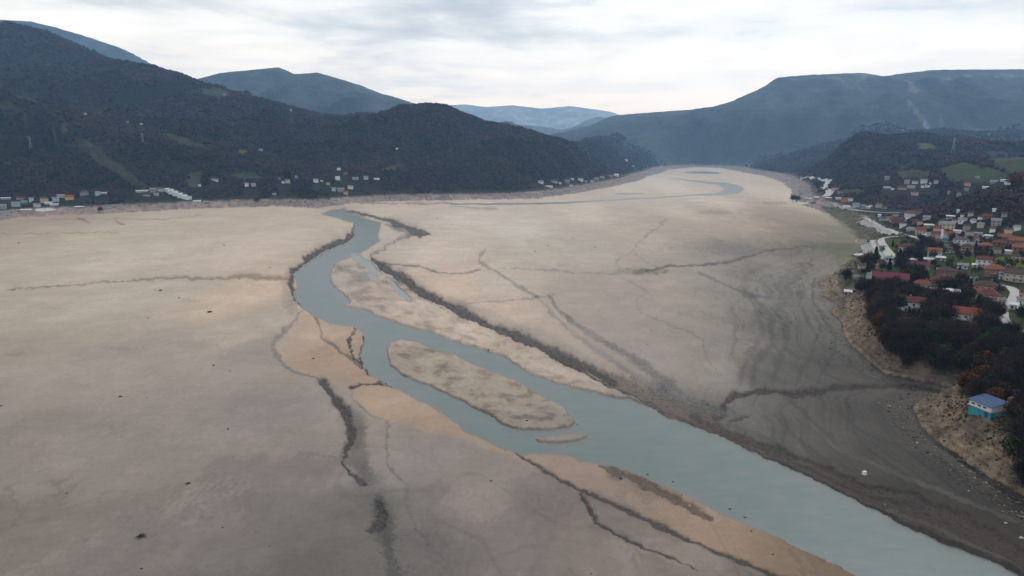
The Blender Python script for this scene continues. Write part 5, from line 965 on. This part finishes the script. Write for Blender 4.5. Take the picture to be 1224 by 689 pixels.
# ------------------------------------------------------------------ trees
M_LEAF, t, b = newmat('foliage_and_twigs'); P0 = objc(t)
oi = t.nodes.new('ShaderNodeObjectInfo'); f = noisen(t, P0, 0.45, 3, .6)
k = ramp(t, f, [(0.3, (.55,)*3), (0.7, (1.5,)*3)]); kr = ramp(t, oi.outputs['Random'], [(0, (.7, .72, .75)), (1, (1.3, 1.2, 1.1))])
t.links.new(mixc(t, 1, mixc(t, 1, attr(t), k, 'MULTIPLY'), kr, 'MULTIPLY'), b.inputs['Base Color']); b.inputs['Roughness'].default_value = .9; b.inputs['Specular IOR Level'].default_value = .1
M_BARK = plain('bark', (0.055, 0.045, 0.04), .95, .3, 2, .05)
def crown_np(seed, kind, hgt, n):
    rg = np.random.default_rng(seed); nc = 16
    if kind == 'conifer':
        z = hgt*(.12+.88*rg.random(n)**1.3); rad = (1-z/hgt)*hgt*.23+.12; rad *= (.55+.45*np.abs(np.sin(z*2.6+rg.random(n)))); a = rg.random(n)*6.283; q = rad*np.sqrt(.3+.7*rg.random(n)); c = np.column_stack([np.cos(a)*q, np.sin(a)*q, z])
    else:
        base = .30 if kind != 'bush' else .12
        cc = rg.normal(0, 1, (nc, 3)); cc /= np.linalg.norm(cc, axis=1)[:, None]; cc *= (.35+.6*rg.random((nc, 1))); cc = cc*np.array([hgt*.34, hgt*.34, hgt*.33]) + [0, 0, hgt*(base+.34)]
        w = rg.integers(0, nc, n); c = cc[w]+rg.normal(0, 1, (n, 3))*hgt*(.085+.04*rg.random(nc)[w][:, None]); c[:, 2] = np.maximum(c[:, 2], hgt*base*.7)
    if kind == 'bare':      # twigs: long thin slivers pointing up and out
        d = c-[0, 0, hgt*.3]; d += rg.normal(0, hgt*.12, (n, 3)); d /= np.linalg.norm(d, axis=1)[:, None]+1e-6; l = hgt*(.09+.09*rg.random((n, 1))); s = np.cross(d, rg.normal(0, 1, (n, 3))); s /= np.linalg.norm(s, axis=1)[:, None]
        V_ = np.stack([c-s*.10, c+s*.10, c+d*l], 1)
    else:
        l = (hgt*.045*(.6+.9*rg.random((n, 1)))); a_ = rg.normal(0, 1, (n, 3)); a_ /= np.linalg.norm(a_, axis=1)[:, None]; s = np.cross(a_, rg.normal(0, 1, (n, 3))); s /= np.linalg.norm(s, axis=1)[:, None]
        V_ = np.stack([c-s*l, c+s*l, c+a_*l*1.7], 1)
    base = {'bare': (.036, .029, .026), 'rust': (.080, .036, .019), 'green': (.030, .046, .016), 'conifer': (.013, .022, .013), 'bush': (.045, .058, .018)}[kind]
    cl_ = np.repeat(np.array(base)[None]*(.6+.8*rg.random((n, 1))), 3, 0); return V_.reshape(-1, 3), np.arange(n*3).reshape(-1, 3), cl_
def tree_mesh(seed, kind, hgt, n):
    V_, F_, c_ = crown_np(seed, kind, hgt, n); cr = np_mesh('crown', V_, F_, M_LEAF, smooth=False, col=c_, link=False)
    m = MB(); rr = random.Random(seed); top = hgt*(.5 if kind != 'conifer' else .9); m.tube((0, 0, -.8), (0, 0, top), hgt*.022+.06, hgt*.01+.02, 7)
    if kind != 'conifer':
        for k in range(9):
            a_ = k*2.4+rr.random(); z0 = hgt*(.2+.3*rr.random()); l_ = hgt*(.2+.14*rr.random()); e = (math.cos(a_)*l_, math.sin(a_)*l_, z0+l_*1.1); m.tube((0, 0, z0), e, hgt*.011+.03, .03, 5)
    o = m.build('trunk', M_BARK); me = o.data; bpy.data.objects.remove(o); return me, cr
KINDS = {'bare': 4, 'rust': 2, 'green': 3, 'conifer': 2, 'bush': 2}
HG = {'bare': 9.0, 'rust': 8.0, 'green': 7.5, 'conifer': 10.0, 'bush': 3.2}
TM = {k: [tree_mesh(50+7*i+len(k), k, HG[k], 1500 if k != 'bush' else 500) for i in range(n)] for k, n in KINDS.items()}
# where trees stand near the village (pixels of their feet -> world), dense thickets first
THICK = [([(1046, 347), (1064, 346), (1086, 352), (1112, 356), (1134, 366), (1136, 392), (1100, 396), (1078, 372), (1060, 366)], 5.2, (.55, .12, .3)), ([(1158, 386), (1186, 384), (1200, 396), (1180, 404), (1150, 404)], 6, (.5, .2, .25)),
 ([(1040, 356), (1066, 350), (1078, 358), (1076, 372), (1100, 392), (1128, 404), (1180, 404), (1224, 404), (1300, 412), (1300, 470), (1224, 470), (1200, 452), (1150, 448), (1110, 447), (1080, 441), (1062, 434), (1048, 408), (1040, 385)], 4.2, (.62, .12, .26)),
 ([(1200, 455), (1300, 455), (1300, 660), (1224, 590), (1202, 560), (1182, 536), (1172, 514), (1184, 506), (1212, 498), (1212, 482), (1196, 474)], 4.0, (.72, .06, .22)),
 ([(1024, 318), (1046, 312), (1060, 322), (1046, 328), (1030, 327)], 6, (.5, .1, .3)), ([(1068, 303), (1098, 304), (1104, 312), (1096, 318), (1076, 322), (1068, 318)], 6, (.6, .15, .2)),
 ([(1080, 332), (1100, 330), (1110, 342), (1096, 344), (1082, 340)], 5.5, (.5, .1, .35)), ([(1100, 286), (1116, 290), (1108, 298), (1098, 296)], 6, (.4, .2, .4)),
 ([(1100, 356), (1136, 358), (1132, 384), (1104, 376)], 5.5, (.6, .15, .2)), ([(1000, 340), (1014, 340), (1040, 346), (1060, 350), (1042, 358), (1016, 352)], 5, (.5, .1, .35)),
 ([(1138, 310), (1168, 306), (1178, 326), (1160, 334), (1140, 320)], 9, (.4, .2, .3)), ([(1154, 356), (1166, 354), (1168, 372), (1150, 362)], 6, (.5, .1, .35)), ([(1180, 372), (1194, 368), (1196, 392), (1180, 396)], 5.5, (.5, .15, .3)), ([(1212, 365), (1240, 380), (1240, 394), (1216, 388)], 6, (.4, .2, .35)),
 ([(1170, 306), (1184, 304), (1206, 322), (1224, 326), (1224, 332), (1190, 334)], 9, (.4, .1, .4))]
rg = np.random.default_rng(12); cands = []
def pdist2(P, x, y): return (P[:, 0]-x)**2+(P[:, 1]-y)**2
HSA = np.array([h_[:5] for h_ in HSITES]+[(p[0], p[1], 4, 4, 0) for p in ROADPTS[0][0][::2]]); RPA = np.vstack([np.column_stack([W, w_]) for W, w_ in ROADPTS])
GREENS = [g_[0] for g_ in MEADOWS[-14:]]
def hides_green(x, y, h_):
    z_ = H(x, y); u_i, v_i = project(x, y, z_); hp = h_*FX/y
    for k_ in (0, .45, .9):
        for P in GREENS:
            if inside(np.array([float(u_i)]), np.array([float(v_i)-hp*k_]), P)[0]: return True
    return False
def blocked(x, y, marg=1.5, look=1.0):
    d = np.sqrt((HSA[:, 0]-x)**2+(HSA[:, 1]-y)**2); 
    if (d < np.maximum(HSA[:, 2], HSA[:, 3])*.5+marg).any(): return True
    # keep the view of each house open: nothing tall just in front of it
    r_ = math.hypot(x, y); ux, uy = x/r_, y/r_; dx, dy = HSA[:, 0]-x, HSA[:, 1]-y; al = dx*ux+dy*uy; pe = np.abs(dx*uy-dy*ux)
    if ((al > 0) & (al < 9+14*look) & (pe < HSA[:, 2]*.5+1.0)).any(): return True
    d2 = (RPA[:, 0]-x)**2+(RPA[:, 1]-y)**2
    return bool((d2 < (RPA[:, 2]*.5+2.2)**2).any())
for pts, spc, pr in THICK:
    W = np.array([hit(*p)[:2] for p in pts]); x0, y0 = W.min(0); x1, y1 = W.max(0)
    xs = np.arange(x0, x1, spc); ys = np.arange(y0, y1, spc); g = np.array([(a_, b_) for a_ in xs for b_ in ys])+rg.normal(0, spc*.28, (len(xs)*len(ys), 2)); g = g[inside(g[:, 0], g[:, 1], W)]
    for x, y in g:
        q = rg.random()
        if blocked(x, y) or (rg.random() < .9 and blocked(x, y, 1.5, 1.7)) or (rg.random() < .75 and hides_green(x, y, 4.0)): continue
        kd = 'bare' if q < pr[0] else ('rust' if q < pr[0]+pr[1] else ('green' if q < pr[0]+pr[1]+pr[2]*.8 else 'conifer')); cands.append((x, y, kd, .8+.5*rg.random()))
# scattered garden trees
vilm = np.flatnonzero((X > 120) & (RAD > 230) & (RAD < 1050) & (AU < 1330) & (SD > BW*1.05) & (AU > 940) & (OWN < 12) )
pk = rg.choice(vilm, 2100)
for j in pk:
    x, y = X[j]+rg.normal(0, 2), Yg[j]+rg.normal(0, 2)
    if fbm(np.array([x/60]), np.array([y/60]), 2, 88)[0] < -.12: continue
    if blocked(x, y, 2, .7): continue
    if rg.random() < .7 and hides_green(x, y, 5): continue
    q = rg.random(); kd = 'bare' if q < .5 else ('rust' if q < .6 else ('green' if q < .78 else ('conifer' if q < .86 else 'bush'))); cands.append((x, y, kd, .6+.5*rg.random()))
keep = []; occ = {}
for c_ in cands:
    kx = (int(c_[0]//2.4), int(c_[1]//2.4))
    if any((kx[0]+a_, kx[1]+b_) in occ for a_ in (0,) for b_ in (0,)): continue
    occ[kx] = 1; keep.append(c_)
arr = np.array([(c_[0], c_[1]) for c_ in keep]); zz = terrain(arr[:, 0], arr[:, 1]); pu, pv = project(arr[:, 0], arr[:, 1], zz)
size = np.array([HG[c_[2]]*c_[3] for c_ in keep])/np.hypot(arr[:, 0], arr[:, 1]); inv = (pu > 900) & (pu < 1222) & (pv < 695)
order = np.argsort(-(size*inv)); near = order[:296]; rest = [j for j in order[296:]]
LBL = {'bare': 'bare dark brown tree', 'rust': 'tree with rust-brown leaves', 'green': 'dark green leafy tree', 'conifer': 'dark pointed conifer', 'bush': 'low green bush'}
def tsite(u_, v_):
    if v_ > 470: return 'in the black wood right of the blue-roofed house'
    if v_ > 404: return 'in the thicket above the tan bank'
    if v_ > 350: return 'around the red-roofed white house'
    if u_ < 1050: return 'near the court and crimson-roofed building'
    return 'between the village gardens'
for j in near:
    x, y, kd, s = keep[j]; tm, cm = TM[kd][j % len(TM[kd])]
    t_ = empty('bush' if kd == 'bush' else 'tree', (x, y, zz[j]), rg.random()*6.28); t_.scale = (s*1.05, s*1.05, s)
    tag(t_, LBL[kd]+' '+tsite(pu[j], pv[j]), 'bush' if kd == 'bush' else 'tree', LBL[kd].replace('tree', 'trees').replace('conifer', 'conifers').replace('bush', 'bushes')+' '+tsite(pu[j], pv[j]))
    for nm, me in (('trunk', tm), ('crown', cm)):
        o = bpy.data.objects.new(nm, me); C.objects.link(o); o.parent = t_
# the farther village trees as one mass
VV, FF, CC = [], [], []; off = 0; LO = {k: [crown_np(90+i, k, HG[k], 300) for i in range(3)] for k in KINDS}
for j in rest:
    x, y, kd, s = keep[j]; V_, F_, c_ = LO[kd][j % 3]; a_ = rg.random()*6.28; ca, sa = math.cos(a_), math.sin(a_); wd_ = 1.5 if kd == 'bare' else 1.2
    Q = V_.reshape(-1, 3, 3); ce = Q.mean(1, keepdims=True); Q = ce+(Q-ce)*wd_; Q = Q.reshape(-1, 3)
    R3 = np.column_stack([(Q[:, 0]*ca-Q[:, 1]*sa)*s+x, (Q[:, 0]*sa+Q[:, 1]*ca)*s+y, Q[:, 2]*s+zz[j]]); VV.append(R3); FF.append(F_+off); off += len(Q); CC.append(c_*(.7+.6*rg.random()))
tag(np_mesh('village_woods', np.vstack(VV), np.vstack(FF), M_LEAF, smooth=False, col=np.vstack(CC)), 'mixed bare and evergreen trees massed through the right-hand village', 'woods', kind='stuff')
# ---- hillside forest: one mass of crowns
lo = (RAD > 640) & (RAD < 4600) & (np.abs(AU-612) < 720) & (SD > BW*1.15) & (AV > 0)
md = np.zeros(len(X)); md[ld] = MEAD
ci = np.flatnonzero(lo & (md < .4)); wgt = np.ones(len(ci)); 
n = 125000; pk = rg.choice(ci, n)
x = X[pk]+rg.normal(0, 1, n)*RAD[pk]*.003; y = Yg[pk]+rg.normal(0, 1, n)*RAD[pk]*.003
r_ = np.hypot(x, y); own_ = OWN[pk]
# thin it out where the village and small fields are
dens = fbm(x/110, y/110, 3, 66); hill_ = own_ >= 0
kp = np.where(hill_, (dens > -.38) | (rg.random(n) < .25), (dens > -.02) & (rg.random(n) < .55)) & (sdist(x, y, BED) > BW[pk]*1.05)
x, y, own_ = x[kp], y[kp], own_[kp]
bad = np.zeros(len(x), bool)
for hx, hy, hw_, hd, hh_ in HSITES:
    rr_ = math.hypot(hx, hy)
    if rr_ < 600: continue
    ux, uy = hx/rr_, hy/rr_; dx, dy = x-hx, y-hy; al = dx*ux+dy*uy; pe = np.abs(dx*uy-dy*ux); bad |= (pe < hw_*.6+rr_*.0022) & (al < hd*.6+3) & (al > -(rr_*.035+8))
for W, w_ in ROADPTS:
    for p, ww in zip(W[::2], w_[::2]): bad |= ((x-p[0])**2+(y-p[1])**2) < (ww*.6+5)**2
x, y, own_ = x[~bad], y[~bad], own_[~bad]
z, T_sd, *_r = terrain(x, y, True); r_ = np.hypot(x, y); AUx, AVx = project(x, y, z)
inm = np.zeros(len(x), bool)
for P, cl_, st in MEADOWS: inm |= inside(AUx+rg.normal(0, 1, len(x)), AVx+rg.normal(0, .6, len(x)), P)
inm &= rg.random(len(x)) < .93
x, y, z, r_ = x[~inm], y[~inm], z[~inm], r_[~inm]; n = len(x)
rad = np.clip(r_*.00165, 1.8, 6.0)*(.7+.65*rg.random(n)); 
q = rg.random(n)+.9*fbm(x/140, y/140, 3, 67); tint = np.where((q < .62)[:, None], np.array([.025, .018, .025]), np.where((q < .86)[:, None], np.array([.018, .018, .017]), np.array([.036, .022, .019])))
tint = tint*(.75+.5*rg.random((n, 1)))*(1+.7*fbm(x/220, y/220, 4, 69))[:, None]; ev = fbm(x/90+7, y/90, 3, 68) > .30; tint[ev] = np.array([.010, .016, .012])
o = blobs('forest', np.column_stack([x, y, z+rad*.5]), rad, tint, M_LEAF, 1.05, 21); tag(o, 'winter woods of bare and dark trees covering the hillsides', 'forest', kind='stuff')
print('forest', n, 'trees', len(keep))
# scrub and dry tufts on the banks
cand = np.flatnonzero((SD > BW*.25) & (SD < BW*1.1) & (RAD < 1500) & (AU > -60) & (AU < 1290) & (AV < 740)); pk = rg.choice(cand, 9000)
x = X[pk]+rg.normal(0, .6, 9000); y = Yg[pk]+rg.normal(0, .6, 9000); qd = SD[pk]/BW[pk]; cl_n = fbm(x/12, y/12, 3, 71)
ok = (rg.random(9000) < np.clip(qd-.25, 0, 1)*1.1) & (cl_n > -.05); x, y = x[ok], y[ok]; dd = np.array([((RPA[:, 0]-a_)**2+(RPA[:, 1]-b_)**2 < (RPA[:, 2]*.6+7)**2).any() for a_, b_ in zip(x, y)]); x, y = x[~dd], y[~dd]; z = terrain(x, y); r_ = np.hypot(x, y); n = len(x)
tn = np.where((rg.random(n) < .5)[:, None], np.array([.040, .042, .020]), np.array([.060, .045, .030]))*(.5+rg.random((n, 1)))
o = blobs('scrub', np.column_stack([x, y, z+.15]), (.22+.6*rg.random(n)**2)*np.clip(r_/400, .8, 2.4), tn, M_LEAF, .8, 33); tag(o, 'low scrub and dry tufts growing on the exposed banks', 'scrub', kind='stuff')
# a few lone trees that stand out on the far left shore
for k, (px, py, s, kd, lb) in enumerate([(120.5, 254, 1.0, 'bare', 'lone bare tree on the pale left shore below the dark hill'), (307, 243, 1.1, 'bare', 'lone bare tree at the shore left of the river bend'), (342, 214, 2.0, 'conifer', 'tall dark conifer behind the cream house above the river bend'), (346, 215, 1.9, 'conifer', 'shorter dark conifer beside the tall one above the river bend'),
    (266, 107.5, 1.9, 'conifer', 'conifer on the skyline of the dark left ridge'), (165, 149, 1.3, 'conifer', 'dark conifer by the small white house high on the left hillside'), (216, 163, 2.2, 'conifer', 'big dark conifer on the left hillside clearing'), (245, 222, 2.2, 'green', 'dark round tree in front of the clearing on the left shore'), (948, 241, 1.6, 'green', 'round dark tree at the tip of the right shore'), (952, 242.5, 1.5, 'bare', 'bare tree beside the round dark one at the right shore tip'), (1213, 226, 2.0, 'rust', 'rust-orange tree at the right end of the wooded knoll')]):
    x, y, z = hit(px, py); tm, cm = TM[kd][k % len(TM[kd])]; t_ = empty('tree', (x, y, z), k); t_.scale = (s*1.3, s*1.3, s); tag(t_, lb, 'tree')
    for nm, me in (('trunk', tm), ('crown', cm)):
        o = bpy.data.objects.new(nm, me); C.objects.link(o); o.parent = t_

# ------------------------------------------------------------------ the air
hz = MB().box((0, 0, 728), (29800, 29800, 1468)); m = bpy.data.materials.new('haze'); m.use_nodes = True; t = m.node_tree; t.nodes.clear()
pv_ = t.nodes.new('ShaderNodeVolumePrincipled'); pv_.inputs['Color'].default_value = (*HAZE_COL, 1); pv_.inputs['Density'].default_value = HAZE_D; pv_.inputs['Anisotropy'].default_value = 0.35
mo = t.nodes.new('ShaderNodeOutputMaterial'); t.links.new(pv_.outputs[0], mo.inputs['Volume'])
o = hz.build('haze', m); tag(o, 'thin blue haze filling the valley', 'haze', kind='stuff')
print('objects', len(bpy.data.objects))
